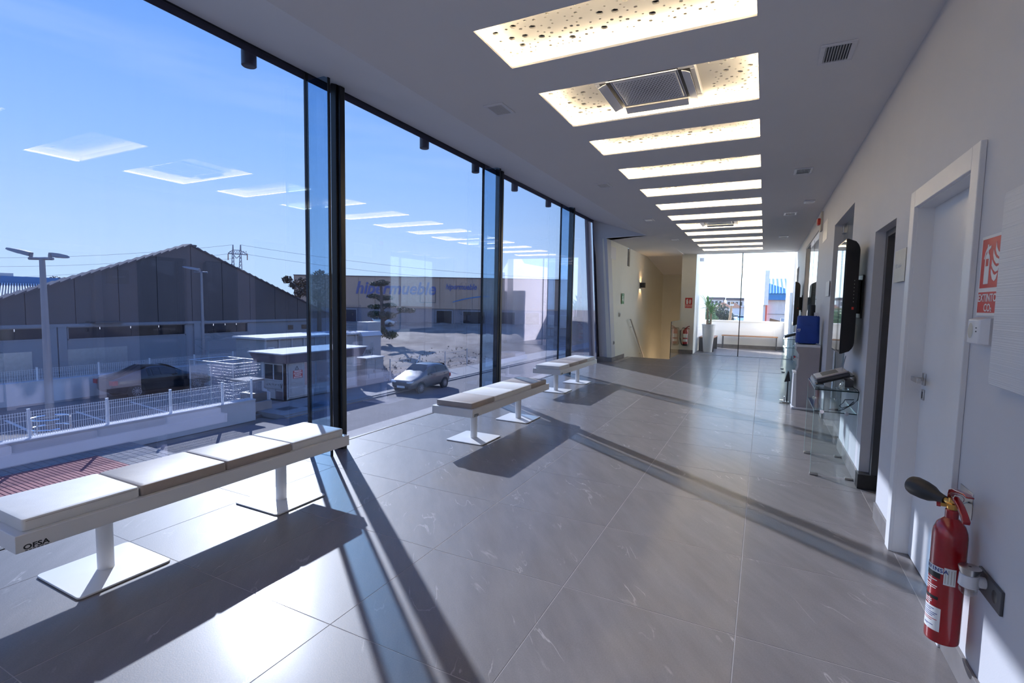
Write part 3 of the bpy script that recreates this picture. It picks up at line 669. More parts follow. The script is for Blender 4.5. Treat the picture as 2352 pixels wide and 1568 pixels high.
# ------------------------------------------------------------------ things on the right wall
def shapes(parent, name, m, polys, x, depth=0.0006):
    """flat cut-outs on a plate facing -X: polys are lists of (y, z)"""
    mb = MB()
    for p in polys: mb.prism([(x, a, b) for a, b in p], (-depth, 0, 0))
    return mb.build(name, m, parent, smooth=False)
def ellipse(cy_, cz, ry, rz, n=16): return [(cy_+ry*cos(2*pi*k/n), cz+rz*sin(2*pi*k/n)) for k in range(n)]
def ext_pict(y, z, s, flip=1):
    """fire extinguisher and flames pictogram in a unit box scaled by s; flip=-1 for walls facing -X (y runs to the left)"""
    f = lambda pts: [(y+flip*a*s, z+b*s) for a, b in pts]
    body = [(-0.34,-0.42),(-0.10,-0.42),(-0.10,0.10),(-0.13,0.16),(-0.18,0.20),(-0.26,0.20),(-0.31,0.16),(-0.34,0.10)]
    neck = [(-0.25,0.20),(-0.19,0.20),(-0.19,0.26),(-0.08,0.30),(-0.08,0.35),(-0.19,0.33),(-0.19,0.38),(-0.25,0.38),(-0.25,0.33),(-0.34,0.24),(-0.40,0.10),(-0.37,0.09),(-0.31,0.20),(-0.25,0.26)]
    fl1 = [(0.10,-0.34),(0.02,-0.22),(0.0,-0.12),(0.08,-0.18),(0.14,-0.24),(0.22,-0.26),(0.34,-0.22),(0.28,-0.34),(0.20,-0.38)]
    fl2 = [(0.02,-0.06),(0.02,0.06),(0.08,0.0),(0.16,-0.06),(0.26,-0.10),(0.38,-0.08),(0.34,-0.18),(0.22,-0.20),(0.10,-0.14)]
    fl3 = [(0.06,0.14),(0.06,0.26),(0.12,0.16),(0.22,0.08),(0.36,0.04),(0.36,-0.04),(0.24,-0.04),(0.12,0.04)]
    fl4 = [(0.16,0.24),(0.18,0.40),(0.22,0.28),(0.30,0.20),(0.38,0.16),(0.36,0.08),(0.24,0.14)]
    return [f(p) for p in (body, neck, fl1, fl2, fl3, fl4)]

t = thing('fire_sign', 'red and white extinguisher sign above EXTINTOR CO2 lettering on near right wall', 'sign', (XW, 0.18, 1.59))
box(XW-0.0025, XW, 0.068, 0.292, 1.440, 1.750).build('plate', 'signwhite', t, bev=0.001)
box(XW-0.0035, XW-0.0025, 0.078, 0.280, 1.548, 1.738).build('pictogram_panel', 'signred', t)
shapes(t, 'pictogram', 'signwhite', ext_pict(0.179, 1.643, 0.19, -1), XW-0.0035)
box(XW-0.0035, XW-0.0025, 0.074, 0.284, 1.452, 1.532).build('text_panel', 'signred', t)
box(XW-0.0046, XW-0.0041, 0.208, 0.232, 1.632, 1.660).build('label_band', 'signred', t)
text('lettering', 'EXTINTOR', 0.042, (XW-0.0037, 0.179, 1.508), t, 'signwhite', (0, -1, 0), (0, 0, 1), bold=0.0006)
text('lettering', 'CO', 0.042, (XW-0.0037, 0.186, 1.470), t, 'signwhite', (0, -1, 0), (0, 0, 1), bold=0.0006)
text('lettering', '2', 0.022, (XW-0.0037, 0.148, 1.463), t, 'signwhite', (0, -1, 0), (0, 0, 1), bold=0.0006)

t = thing('motion_sensor', 'white wall sensor box with round grey lens under the red extinguisher sign', 'sensor', (XW, 0.19, 1.385))
m = MB(); m.loft([[(XW,0.085,1.330),(XW,0.225,1.330),(XW,0.225,1.435),(XW,0.085,1.435)], [(XW-0.02,0.085,1.330),(XW-0.02,0.225,1.330),(XW-0.02,0.225,1.435),(XW-0.02,0.085,1.435)], [(XW-0.045,0.105,1.333),(XW-0.045,0.222,1.333),(XW-0.045,0.222,1.425),(XW-0.045,0.105,1.425)]])
m.build('housing', 'plastic', t, bev=0.004)
MB().add([(XW-0.0455, a, b) for a, b in ellipse(0.190, 1.382, 0.026, 0.030, 24)], [tuple(range(24))]).build('lens', 'beige', t, smooth=False)
MB().box(XW-0.047, XW-0.045, 0.128, 0.134, 1.392, 1.396).box(XW-0.047, XW-0.045, 0.128, 0.134, 1.378, 1.383).build('indicator', 'black', t)
MB().box(XW-0.004, XW, 0.065, 0.090, 1.345, 1.425).build('backplate', 'anthracite', t)

t = thing('wall_panel', 'large white ribbed plastic panel on the near right wall covering part of the red sign', 'panel', (XW, -0.4, 1.2))
r = 0.02; pts = []
for cy_, cz, a0 in ((0.028-r, 1.875-r, 0), (-0.95+r, 1.875-r, pi/2), (-0.95+r, 1.195+r, pi), (0.028-r, 1.195+r, 3*pi/2)):
    for k in range(5): a = a0+k*pi/8; pts.append((XW-0.030, cy_+r*cos(a), cz+r*sin(a)))
MB().prism(pts, (0.010, 0, 0)).build('sheet', 'panelsheet', t, bev=0.002)
for yy, zz in ((-0.05, 1.80), (-0.05, 1.27), (-0.85, 1.8), (-0.85, 1.27)): MB().tube([(XW-0.021, yy, zz), (XW, yy, zz)], 0.010, 10).build('standoff', 'steel', t)

# CO2 extinguisher on its hook
ex_x, ex_y = XW-0.078, 0.098
t = thing('fire_extinguisher', 'red CO2 extinguisher with black horn hanging on near right wall', 'fire extinguisher', (ex_x, ex_y, 0.165))
body = MB().lathe([(0.046, 0.0), (0.053, 0.004), (0.0545, 0.012), (0.0545, 0.425), (0.052, 0.445), (0.044, 0.468), (0.030, 0.486), (0.021, 0.494), (0.021, 0.525), (0.018, 0.528)], (ex_x, ex_y, 0.165), 40).build('cylinder', 'red', t)
MB().lathe([(0.017, 0.0), (0.019, 0.006), (0.019, 0.022), (0.014, 0.026), (0.014, 0.044), (0.010, 0.046)], (ex_x, ex_y, 0.692), 16).tube([(ex_x, ex_y, 0.712), (ex_x-0.02, ex_y+0.05, 0.716)], 0.010, 10).tube([(ex_x, ex_y, 0.705), (ex_x-0.034, ex_y+0.008, 0.702)], 0.007, 8).build('valve', 'brass', t)
MB().tube([(ex_x-0.034, ex_y+0.008, 0.702), (ex_x-0.046, ex_y+0.011, 0.701)], 0.009, 10).build('safety_cap', 'red', t)
hv = Vector((-0.42, 0.86, 0.02)).normalized(); hp = Vector((ex_x-0.012, ex_y+0.035, 0.712))
rr = [(0.016, 0.0), (0.018, 0.02), (0.022, 0.045), (0.034, 0.075), (0.039, 0.11), (0.040, 0.15), (0.036, 0.165)]
MB().tube([hp+hv*d for _, d in rr], [q for q, _ in rr], 24).build('horn', 'rubber', t)
up = MB(); up.loft([[(ex_x-0.012, y, z), (ex_x+0.012, y, z), (ex_x+0.012, y, z+th), (ex_x-0.012, y, z+th)] for y, z, th in
     ((ex_y+0.025, 0.728, 0.014), (ex_y+0.015, 0.745, 0.02), (ex_y-0.02, 0.764, 0.014), (ex_y-0.06, 0.776, 0.008), (ex_y-0.13, 0.790, 0.006), (ex_y-0.165, 0.790, 0.005))]).build('carry_handle', 'red', t, bev=0.002)
lo = MB(); lo.loft([[(ex_x-0.011, y, z), (ex_x+0.011, y, z), (ex_x+0.011, y-0.006, z+0.014), (ex_x-0.011, y-0.006, z+0.014)] for y, z in
     ((ex_y-0.01, 0.735), (ex_y-0.045, 0.732), (ex_y-0.085, 0.722), (ex_y-0.125, 0.703), (ex_y-0.15, 0.688))]).build('squeeze_lever', 'red', t, bev=0.002)
MB().tube([(ex_x+0.004+0.016*cos(a*pi/10), ex_y-0.045+0.002, 0.748+0.016*sin(a*pi/10)) for a in range(21)], 0.0016, 6).build('pull_ring', 'chrome', t)
MB().box(XW-0.003, XW, ex_y+0.06, ex_y+0.20, 0.640, 0.745).tube([(XW-0.002, ex_y+0.10, 0.70), (ex_x+0.015, ex_y+0.01, 0.705)], 0.004, 8).build('wall_hook', 'steel', t, bev=0.003)
# wrap-round paper labels (curved, standing off the cylinder by half a millimetre)
def wrap(name, a0, a1, z0, z1, m, parent, r=0.0551, n=14):
    mb = MB(); vs = []
    for k in range(n+1):
        a = radians(a0+(a1-a0)*k/n); vs += [(ex_x+r*cos(a), ex_y+r*sin(a), z0), (ex_x+r*cos(a), ex_y+r*sin(a), z1)]
    mb.add(vs, [(2*k, 2*k+2, 2*k+3, 2*k+1) for k in range(n)])
    return mb.build(name, m, parent)
def wrap_text(s, size, ac, z, m, parent, r=0.0556):
    """lettering bent round the cylinder, one letter at a time, facing outwards; centred on angle ac (degrees)"""
    adv = size*0.66; n = len(s)
    for i, ch in enumerate(s):
        if ch == ' ': continue
        a = radians(ac)+(i-(n-1)/2)*adv/r
        text('lettering', ch, size, (ex_x+r*cos(a), ex_y+r*sin(a), z), parent, m, (-sin(a), cos(a), 0), (0, 0, 1), depth=0.0001, bold=0.0004)
CA = 232   # direction of the camera seen from the cylinder, degrees
wrap('band_label', CA-78, CA+12, 0.446, 0.470, 'signwhite', t); wrap_text('SERVINSA', 0.0215, CA-31, 0.458, 'blueink', t)
wrap('black_band', CA-78, CA+4, 0.424, 0.446, 'gasket', t)
wrap('black_band', CA-78, CA+2, 0.338, 0.350, 'gasket', t)
wrap('inspection_sticker', CA+14, CA+52, 0.408, 0.475, 'signwhite', t)
wrap('service_label', CA-78, CA+14, 0.215, 0.308, 'signwhite', t)
for k, (z, a0, a1, m_) in enumerate(((0.297, -60, -8, 'blueink'), (0.290, -62, -20, 'blueink'), (0.281, -60, 4, 'blueink'), (0.274, -60, -4, 'blueink'), (0.267, -60, -12, 'blueink'),
        (0.257, -70, 4, 'darkred'), (0.250, -60, -14, 'darkred'), (0.228, -50, -30, 'blueink'), (0.232, -50, -8, 'blueink'), (0.412, -62, -6, 'signwhite'), (0.400, -70, -30, 'signwhite'),
        (0.388, -60, -4, 'signwhite'), (0.380, -64, -8, 'signwhite'), (0.372, -66, -40, 'signwhite'), (0.330, -72, -20, 'signwhite'), (0.323, -72, -20, 'signwhite'), (0.316, -72, -26, 'signwhite'))):
    wrap('print_line', CA+a0, CA+a1, z, z+(0.0026 if k < 9 else 0.0032), m_, t, 0.0554, 8)
for k in range(4): wrap('print_line', CA+18+k*9, CA+21+k*9, 0.414, 0.468, 'beige', t, 0.0554, 3)

t = thing('wall_socket', 'long black wall socket plate low on the right wall beside the red extinguisher', 'socket', (XW, -0.07, 0.48))
m = MB().box(XW-0.010, XW, -0.175, 0.025, 0.435, 0.520).build('plate', 'anthracite', t, bev=0.003)
for yy in (-0.125,):
    MB().lathe([(0.022, 0.0), (0.022, -0.004), (0.019, -0.005)], (XW-0.006, yy, 0.478), 20, axis='x').build('socket', 'gasket', t)
t = thing('air_freshener', 'white plug-in air freshener with clear refill in the black socket', 'air freshener', (XW-0.05, -0.03, 0.45))
fx, fy = XW-0.055, -0.045
MB().lathe([(0.026, 0.0), (0.030, 0.012), (0.033, 0.026), (0.030, 0.028)], (fx, fy, 0.508), 24).build('top_ring', 'steel', t)
MB().lathe([(0.026, 0.0), (0.030, 0.004), (0.028, 0.045), (0.024, 0.048)], (fx, fy, 0.462), 24).tube([(fx, fy, 0.485), (XW-0.01, fy, 0.485)], 0.020, 16).build('body', 'plastic', t)
MB().lathe([(0.020, 0.0), (0.026, -0.006), (0.026, -0.020), (0.018, -0.030), (0.004, -0.032)], (fx, fy, 0.462), 20).build('refill', 'table', t)
MB().add([(fx+0.005*cos(a), fy+0.005*sin(a), 0.5363) for a in [2*pi*k/10 for k in range(10)]], [tuple(range(10))]).build('vent_hole', 'black', t)

def plate_sign(name, lab, y0, y1, z0, z1, m='beige', body=None, off=0.012):
    t = thing(name, lab, 'sign', (XW, (y0+y1)/2, z0))
    MB().box(XW-off-0.004, XW-off, y0, y1, z0, z1).build('plate', m, t, bev=0.001)
    MB().box(XW-off, XW, (y0+y1)/2-0.02, (y0+y1)/2+0.02, z0+0.04, z1-0.04).build('spacer', 'steel', t)
    if body: text('lettering', body, 0.042, (XW-off-0.0042, (y0+y1)/2+0.02, (z0+z1)/2), t, 'signwhite', (0, -1, 0), (0, 0, 1))
    return t
plate_sign('room_sign', 'beige room sign reading Dirección beside the white door', 1.455, 1.745, 1.635, 1.838, 'beige', 'Dirección')
plate_sign('room_sign', 'blank white square room sign between the glazed doorway and the water dispenser', 5.46, 5.86, 1.63, 1.83, 'signwhite')
t = thing('alarm_siren', 'small reddish alarm siren high on the right wall under the ceiling', 'siren', (XW, 7.2, 2.75))
MB().box(XW-0.03, XW, 7.05, 7.25, 2.70, 3.0).build('backplate', 'beige', t, bev=0.004); MB().box(XW-0.075, XW-0.03, 7.08, 7.22, 2.80, 2.90).build('sounder', 'signred', t, bev=0.012)
MB().box(XW-0.003, XW, 6.3, 6.9, 2.48, 2.78).build('access_panel', 'white', wall_right, bev=0.001)
t = thing('notice', 'tiny white notice on the right wall beside the large fixed window', 'notice', (XW, 7.4, 1.6))
MB().box(XW-0.003, XW, 7.32, 7.50, 1.52, 1.68).build('sheet', 'paper', t); MB().box(XW-0.0035, XW-0.003, 7.35, 7.47, 1.61, 1.625).build('print', 'anthracite', t)

# portrait televisions on wall brackets
def television(y0, lab, group=None):
    t = thing('television', lab, 'television', (XW, y0+0.26, 1.07), group)
    xs = XW-0.165; z0, z1 = 1.07, 2.06; wd_ = 0.55; n = 40
    # curved back: thick in the middle of the height, rounded towards top and bottom
    rings = []
    for q in range(2):
        y = y0+q*wd_; ring = [(xs+0.008, y, z0), (xs+0.008, y, z1)]
        for k in range(n+1):
            a = k/n; zz = z1+(z0-z1)*a
            e_ = max(0.0, 1-min(a, 1-a)/0.11); ring.append((xs+0.012+0.092*sqrt(max(0.0, 1-e_*e_)), y, zz))
        rings.append(ring)
    MB().loft(rings).build('back_shell', 'tvback', t, bev=0.004)
    MB().box(xs, xs+0.008, y0, y0+wd_, z0, z1).build('bezel', 'tvback', t, bev=0.003)
    MB().box(xs-0.001, xs, y0+0.012, y0+wd_-0.012, z0+0.016, z1-0.012).build('screen', 'screen', t, smooth=False)
    b = MB(); b.box(XW-0.058, XW-0.012, y0+0.20, y0+0.35, 1.42, 1.72); b.box(XW-0.012, XW, y0+0.14, y0+0.41, 1.38, 1.76); b.build('wall_bracket', 'black', t, bev=0.003)
    lb = MB()
    for k in range(7): lb.box(XW-0.090, XW-0.086, y0-0.0006, y0, 1.52+0.03*k, 1.526+0.03*k)
    lb.build('button', 'steel', t); MB().box(XW-0.098, XW-0.082, y0-0.0008, y0, 1.455, 1.478).build('label', 'signred', t)
    return t
television(2.80, 'black portrait television on bracket above the nearer glass console')
television(10.62, 'black portrait television far down the hall above the second glass console')
# interior of the side room seen through the doorway
t = thing('television', 'dark portrait screen inside the side room seen through the narrow doorway', 'television', (1.40, 3.2, 1.0))
MB().box(1.05, 1.75, 3.20, 3.26, 1.05, 2.10).build('back_shell', 'tvback', t, bev=0.02); MB().box(1.08, 1.72, 3.197, 3.2, 1.10, 2.05).build('screen', 'screen', t)
MB().box(1.3, 1.5, 3.26, 3.30, 1.4, 1.7).build('wall_bracket', 'black', t)

# glass consoles
def console(y0, lab):
    t = thing('console_table', lab, 'table', (0.64, y0+0.37, 0), 'glass console tables'); z = 0.765; xa, xb, y1 = 0.475, 0.795, y0+0.74
    MB().box(xa, xb, y0, y1, z-0.010, z).build('tabletop', 'table', t, smooth=False)
    for y in (y0, y1-0.010):
        p = MB().box(xa, xb, y, y+0.010, 0.012, z-0.010).build('side_panel', 'table', t, smooth=False)
        e = MB(); e.box(xa-0.001, xa, y, y+0.010, 0.012, z-0.010); e.build('edge', 'gedge', p, smooth=False)
        for fx_ in (xa-0.004, xb-0.062): MB().box(fx_, fx_+0.066, y-0.005, y+0.015, 0.0, 0.020).build('foot', 'steel', t, bev=0.003)
    e = MB(); e.box(xa-0.001, xa, y0, y1, z-0.010, z); e.box(xa, xb, y0-0.001, y0, z-0.010, z); e.build('top_edge', 'dedge', t, smooth=False)
    s = MB().box(xa+0.005, xb-0.005, y0+0.010, y1-0.010, 0.565, 0.573).build('shelf', 'table', t, smooth=False)
    MB().box(xa+0.005, xb-0.005, y0+0.010, y0+0.011, 0.565, 0.573).box(xa+0.004, xa+0.005, y0+0.010, y1-0.010, 0.565, 0.573).build('shelf_edge', 'dedge', s, smooth=False)
    for y, d in ((y0-0.004, 1), (y1+0.004, -1)):
        for x in (xa+0.06, xb-0.08): MB().lathe([(0.016, -0.004), (0.016, 0.006), (0.010, 0.030*d)], (x, y, 0.569), 16, axis='y').build('stud', 'chrome', t)
    return t
console(2.69, 'clear glass console table with shelf below the nearer black television')
console(10.55, 'clear glass console table far along the right wall below the distant television')
def desk_set(y0, near):
    a = '' if near else ' on the far console'
    t = thing('guest_book_terminal', ('grey tilted guest book terminal with display on sloping black base on near console' if near else 'small tilted guest book terminal with stylus standing on the far glass console'), 'terminal', (0.63, y0+0.37, 0.765))
    def tilt(x, y, z):   # raised towards the wall
        ang = 0.34; lx = x-0.50; return (0.50+lx*cos(ang)-z*sin(ang), y, 0.772+lx*sin(ang)+z*cos(ang))
    def tb(x0, x1, y0_, y1_, z0, z1):
        p = [tilt(x0,y0_,z0),tilt(x1,y0_,z0),tilt(x1,y1_,z0),tilt(x0,y1_,z0),tilt(x0,y0_,z1),tilt(x1,y0_,z1),tilt(x1,y1_,z1),tilt(x0,y1_,z1)]
        return MB().add(p, [(0,3,2,1),(4,5,6,7),(0,1,5,4),(1,2,6,5),(2,3,7,6),(3,0,4,7)])
    tb(0.50, 0.80, y0+0.20, y0+0.56, 0.0, 0.010).build('stand_plate', 'black', t)
    tb(0.515, 0.775, y0+0.22, y0+0.54, 0.010, 0.040).build('body', 'anthracite', t, bev=0.004)
    tb(0.515, 0.765, y0+0.215, y0+0.545, 0.042, 0.058).build('cover', 'greyplastic', t, bev=0.006)
    tb(0.57, 0.70, y0+0.26, y0+0.50, 0.058, 0.0592).build('display', 'display', t)
    MB().box(0.72, 0.785, y0+0.24, y0+0.52, 0.765, 0.825).build('stand_back', 'anthracite', t)
    p0 = Vector(tilt(0.73, y0+0.30, 0.06)); MB().tube([p0, p0+Vector((0.03, 0.06, 0.13))], 0.0035, 8).build('stylus', 'steel', t)
    for i in range(3 if near else 0):
        b = thing('book', ['bottom pale blue notebook of the stack on the near glass console', 'middle pale blue notebook on the near glass console', 'top pale blue notebook under the terminal'][i], 'book', (0.52, y0+0.44, 0.765+i*0.013), 'notebooks on the console')
        z = 0.7655+i*0.0125
        MB().box(0.486+i*0.004, 0.56, y0+0.22+i*0.05, y0+0.70, z, z+0.0105).build('pages', 'paper', b); MB().box(0.484+i*0.004, 0.562, y0+0.218+i*0.05, y0+0.702, z+0.0105, z+0.012).build('cover', 'signwhite', b)
    if near:
        b = thing('card_holder', 'small clear angled card holder on the near glass console', 'card holder', (0.69, y0+0.12, 0.765))
        MB().prism([(0.66, y0+0.08, 0.766), (0.69, y0+0.08, 0.83), (0.695, y0+0.08, 0.83), (0.668, y0+0.08, 0.766)], (0, 0.10, 0)).build('slope', 'table', b, smooth=False)
        MB().box(0.645, 0.73, y0+0.08, y0+0.18, 0.7655, 0.769).build('foot', 'table', b, smooth=False)
        MB().prism([(0.672, y0+0.085, 0.785), (0.689, y0+0.085, 0.822), (0.6905, y0+0.085, 0.822), (0.6735, y0+0.085, 0.785)], (0, 0.09, 0)).build('card', 'paper', b, smooth=False)
        b = (MB().tube([(0.775, y0+0.30, 0.785), (0.782, y0+0.18, 0.770), (0.788, y0+0.06, 0.776), (0.79, y0-0.015, 0.765), (0.785, y0-0.02, 0.70), (0.76, y0+0.02, 0.655), (0.70, y0+0.05, 0.60), (0.665, y0+0.06, 0.578), (0.62, y0+0.06, 0.579)], 0.004, 8).build('cable', 'rubber', t))
        MB().tube([(0.765, y0+0.035, 0.69), (0.70, y0+0.03, 0.685), (0.69, y0+0.04, 0.655), (0.665, y0+0.05, 0.625), (0.685, y0+0.05, 0.607), (0.73, y0+0.04, 0.63), (0.765, y0+0.03, 0.675)], 0.0035, 8).build('cable_loop', 'rubber', b)
        MB().tube([(0.66, y0+0.06, 0.585), (0.615, y0+0.06, 0.585), (0.590, y0+0.06, 0.582)], [0.011, 0.009, 0.003], 10).build('plug', 'rubber', b)
desk_set(2.69, True); desk_set(10.55, False)

# water dispenser
wx0, wx1, wy0, wy1 = 0.475, 0.785, 5.92, 6.24
t = thing('water_dispenser', 'tall grey floor water dispenser with white front below a blue covered bottle', 'water dispenser', ((wx0+wx1)/2, (wy0+wy1)/2, 0))
DISP = t
MB().prism([(wx0+0.05,wy0,0.03),(wx1,wy0,0.03),(wx1,wy0,0.93),(wx0+0.02,wy0,0.93),(wx0+0.012,wy0,0.86),(wx0+0.05,wy0,0.80),(wx0+0.05,wy0,0.62),(wx0+0.03,wy0,0.55)], (0, wy1-wy0, 0)).build('cabinet', 'greyplastic', t, bev=0.006)
m = MB(); m.prism([(wx0+0.03,wy0+0.004,0.03),(wx0+0.052,wy0+0.004,0.03),(wx0+0.052,wy0+0.004,0.53),(wx0-0.005,wy0+0.004,0.53),(wx0-0.005,wy0+0.004,0.05)], (0, wy1-wy0-0.008, 0)); m.build('front_panel', 'white', t, bev=0.008)
MB().box(wx0-0.01, wx1, wy0-0.01, wy1+0.01, 0.0, 0.032).build('base', 'plastic', t, bev=0.008)
m = MB(); m.box(wx0+0.0, wx1, wy0-0.004, wy1+0.004, 0.905, 0.945); m.build('top_cover', 'plastic', t, bev=0.008)
MB().box(wx0-0.012, wx0+0.05, wy0+0.03, wy1-0.03, 0.525, 0.545).build('drip_tray', 'plastic', t, bev=0.003)
for k, (yy, mm_) in enumerate(((wy0+0.08, 'signred'), (wy0+0.20, 'carBlue'))):
    tp = MB().tube([(wx0+0.06, yy, 0.735), (wx0+0.0, yy, 0.735), (wx0-0.005, yy, 0.70)], 0.011, 10).build('tap', 'white', t); MB().box(wx0-0.012, wx0+0.012, yy-0.009, yy+0.009, 0.742, 0.765).build('tap_lever', mm_, tp, bev=0.003)
t = thing('water_bottle', 'water bottle under a blue fabric cover on top of the grey dispenser', 'water bottle', (0.625, 6.08, 0.945))
rings = []
for z, hw, hd, r in ((0.965, 0.140, 0.140, 0.05), (0.975, 0.145, 0.145, 0.05), (1.10, 0.143, 0.143, 0.06), (1.22, 0.139, 0.139, 0.065), (1.335, 0.136, 0.136, 0.06), (1.352, 0.126, 0.126, 0.06)):
    pts = []
    for cx_, cy_, a0 in ((hw-r, hd-r, 0), (-hw+r, hd-r, pi/2), (-hw+r, -hd+r, pi), (hw-r, -hd+r, 3*pi/2)):
        for k in range(5): a = a0+k*pi/8; pts.append((0.625+cx_+r*cos(a), 6.08+cy_+r*sin(a), z+0.006*sin(5*a+z*40)))
    rings.append(pts)
MB().loft(rings).build('cover', 'blue', t); MB().lathe([(0.10, 0.0), (0.12, 0.012), (0.12, 0.03)], (0.625, 6.08, 0.945), 24).build('collar', 'anthracite', t)
text('lettering', 'ICE', 0.034, (0.506, 5.9405, 1.155), t, 'signwhite', (1, 0, 0), (0, 0, 1), sx=0.85, bold=0.001); box(0.488, 0.522, 5.9400, 5.9412, 1.126, 1.132).build('print_line', 'paper', t)
t = thing('cup_holder', 'black cylindrical cup dispenser fixed to the wall behind the blue bottle', 'cup holder', (0.73, 6.95, 1.2))
MB().lathe([(0.055, 0.0), (0.055, 0.40), (0.05, 0.42), (0.03, 0.425)], (0.72, 6.95, 1.10), 24).build('tube', 'black', t)
MB().box(0.755, XW, 6.86, 6.92, 1.10, 1.40).build('bracket', 'plastic', t, bev=0.005)
(MB().tube([(0.80, 5.98, 0.55), (0.795, 5.93, 0.50), (0.80, 5.915, 0.42), (0.795, 5.94, 0.36), (0.80, 5.97, 0.30)], 0.007, 8).build('power_cord', 'rubber', DISP))
t = thing('gel_stand', 'slim black and chrome pedal hand gel stand beside the water dispenser', 'gel stand', (0.40, 6.45, 0))
MB().box(0.37, 0.46, 6.40, 6.52, 0.0, 0.012).build('base', 'steel', t, bev=0.003); MB().tube([(0.43, 6.46, 0.01), (0.43, 6.46, 0.36)], 0.009, 10).build('pole', 'black', t)
MB().prism([(0.38, 6.42, 0.32), (0.46, 6.42, 0.34), (0.44, 6.42, 0.47), (0.425, 6.42, 0.50)], (0, 0.08, 0)).build('tray', 'black', t); MB().box(0.33, 0.38, 6.43, 6.50, 0.02, 0.03).build('pedal', 'chrome', t)
MB().box(0.385, 0.40, 6.43, 6.50, 0.0, 0.09).build('pedal_arm', 'chrome', t)

# ------------------------------------------------------------------ stair lobby
YX = -3.40
box(YX-0.028, YX-0.024, 9.98, 10.45, 2.62, 2.92).build('access_panel', 'white', bpy.data.objects['wall_left'], bev=0.001)
t = thing('exit_sign', 'small green and white running man sign on the pale stair wall', 'sign', (YX, 11.2, 1.64))
yx = YX+0.03-0.03
MB().box(YX+0.0, YX+0.004, 11.07, 11.33, 1.50, 1.78).build('plate', 'signgreen', t)
mm = MB()
for p in ([(11.12,1.60),(11.16,1.56),(11.20,1.64),(11.24,1.56),(11.28,1.58),(11.22,1.68),(11.25,1.70),(11.18,1.72),(11.12,1.68),(11.17,1.66)], ellipse(11.21, 1.745, 0.022, 0.022)): mm.prism([(YX+0.004, a, b) for a, b in p], (0.001, 0, 0))
mm.build('pictogram', 'signwhite', t, smooth=False)
def switch(lab, name, cat, y, z, h, w_=0.08):
    t = thing(name, lab, cat, (YX, y, z)); MB().box(YX-0.002, YX+0.009, y-w_/2, y+w_/2, z-h/2, z+h/2).build('plate', 'steel', t, bev=0.002); MB().box(YX+0.009, YX+0.012, y-w_*0.3, y+w_*0.3, z-h*0.3, z+h*0.3).build('rocker' if cat == 'switch' else 'socket', 'anthracite', t)
switch('small grey light switch on the pale stair wall', 'light_switch', 'switch', 10.92, 1.214, 0.10)
switch('small dark socket low on the pale stair wall', 'wall_socket', 'socket', 10.42, 0.487, 0.10, 0.10)
t = thing('wall_lamp', 'black cube wall lamp throwing warm light up and down the stair wall', 'wall lamp', (YX+0.06, 13.36, 2.09))
m = MB(); zc = 2.09; yc = 13.36
for q in ((YX, YX+0.13, yc-0.065, yc-0.058), (YX, YX+0.13, yc+0.058, yc+0.065), (YX+0.123, YX+0.13, yc-0.058, yc+0.058), (YX, YX+0.012, yc-0.058, yc+0.058)): m.box(*q, zc-0.075, zc+0.075)
m.build('housing', 'black', t); MB().box(YX+0.045, YX+0.09, yc-0.025, yc+0.025, zc-0.02, zc+0.02).build('bulb', 'amberglow', t)
pl_ = bpy.data.lights.new('stair_lamp', 'POINT'); pl_.energy = 7; pl_.color = (1.0, 0.70, 0.45); pl_.shadow_soft_size = 0.08
lo_ = bpy.data.objects.new('stair_lamp', pl_); COL.objects.link(lo_); lo_.location = (-2.45, 15.4, -0.75)
t = thing('handrail', 'steel handrail sloping down the pale stair wall', 'handrail', (YX+0.07, 12.5, 0.5))
MB().tube([(YX+0.07, 11.86, 1.06), (YX+0.07, 11.92, 1.04), (YX+0.07, 15.5, -1.28)], 0.020, 12).build('rail', 'steel', t)
for y in (12.15, 13.5, 14.8): zz = 1.04-(y-11.92)*0.648; MB().tube([(YX+0.07, y, zz), (YX+0.05, y, zz-0.05), (YX, y, zz-0.05)], 0.007, 8).build('bracket', 'steel', t)
t = thing('glass_balustrade', 'clear glass balustrade panel with dark front edge at the head of the stairs', 'balustrade', (-2.245, 13.0, 0))
MB().box(-2.252, -2.238, 12.12, YG-0.01, 0.0, 1.03).build('pane', 'clear', t, smooth=False); MB().box(-2.253, -2.237, 12.112, 12.12, 0.0, 1.03).build('edge', 'dedge', t); MB().box(-2.253, -2.237, 12.12, YG-0.01, 1.03, 1.033).build('top_edge', 'gedge', t)
# far pier: sign and red extinguisher
t = thing('fire_sign', 'small red extinguisher sign on the far pier above the second extinguisher', 'sign', (-2.07, YG, 1.5)); xs_, zs_ = -2.05, 1.62
MB().box(xs_-0.105, xs_+0.105, YG-0.003, YG, zs_-0.11, zs_+0.11).build('pictogram_panel', 'signred', t); MB().box(xs_-0.105, xs_+0.105, YG-0.003, YG, zs_-0.205, zs_-0.125).build('text_panel', 'signred', t)
mm = MB()
for p in ext_pict(xs_, zs_, 0.2, 1): mm.prism([(a, YG-0.003, b) for a, b in p], (0, -0.001, 0))
mm.build('pictogram', 'signwhite', t, smooth=False); text('lettering', 'EXTINTOR', 0.040, (xs_, YG-0.0035, zs_-0.165), t, 'signwhite', (1, 0, 0), (0, 0, 1), bold=0.0005)
t = thing('fire_extinguisher', 'red powder extinguisher with black hose hanging on the far pier', 'fire extinguisher', (-2.09, YG-0.10, 0.25)); qx, qy = -2.09, YG-0.10
MB().lathe([(0.070, 0), (0.078, 0.01), (0.078, 0.40), (0.06, 0.45), (0.03, 0.47), (0.025, 0.49)], (qx, qy, 0.30), 24).build('cylinder', 'red', t); MB().lathe([(0.074, 0), (0.080, 0.005), (0.080, 0.05)], (qx, qy, 0.25), 24).build('foot_ring', 'rubber', t)
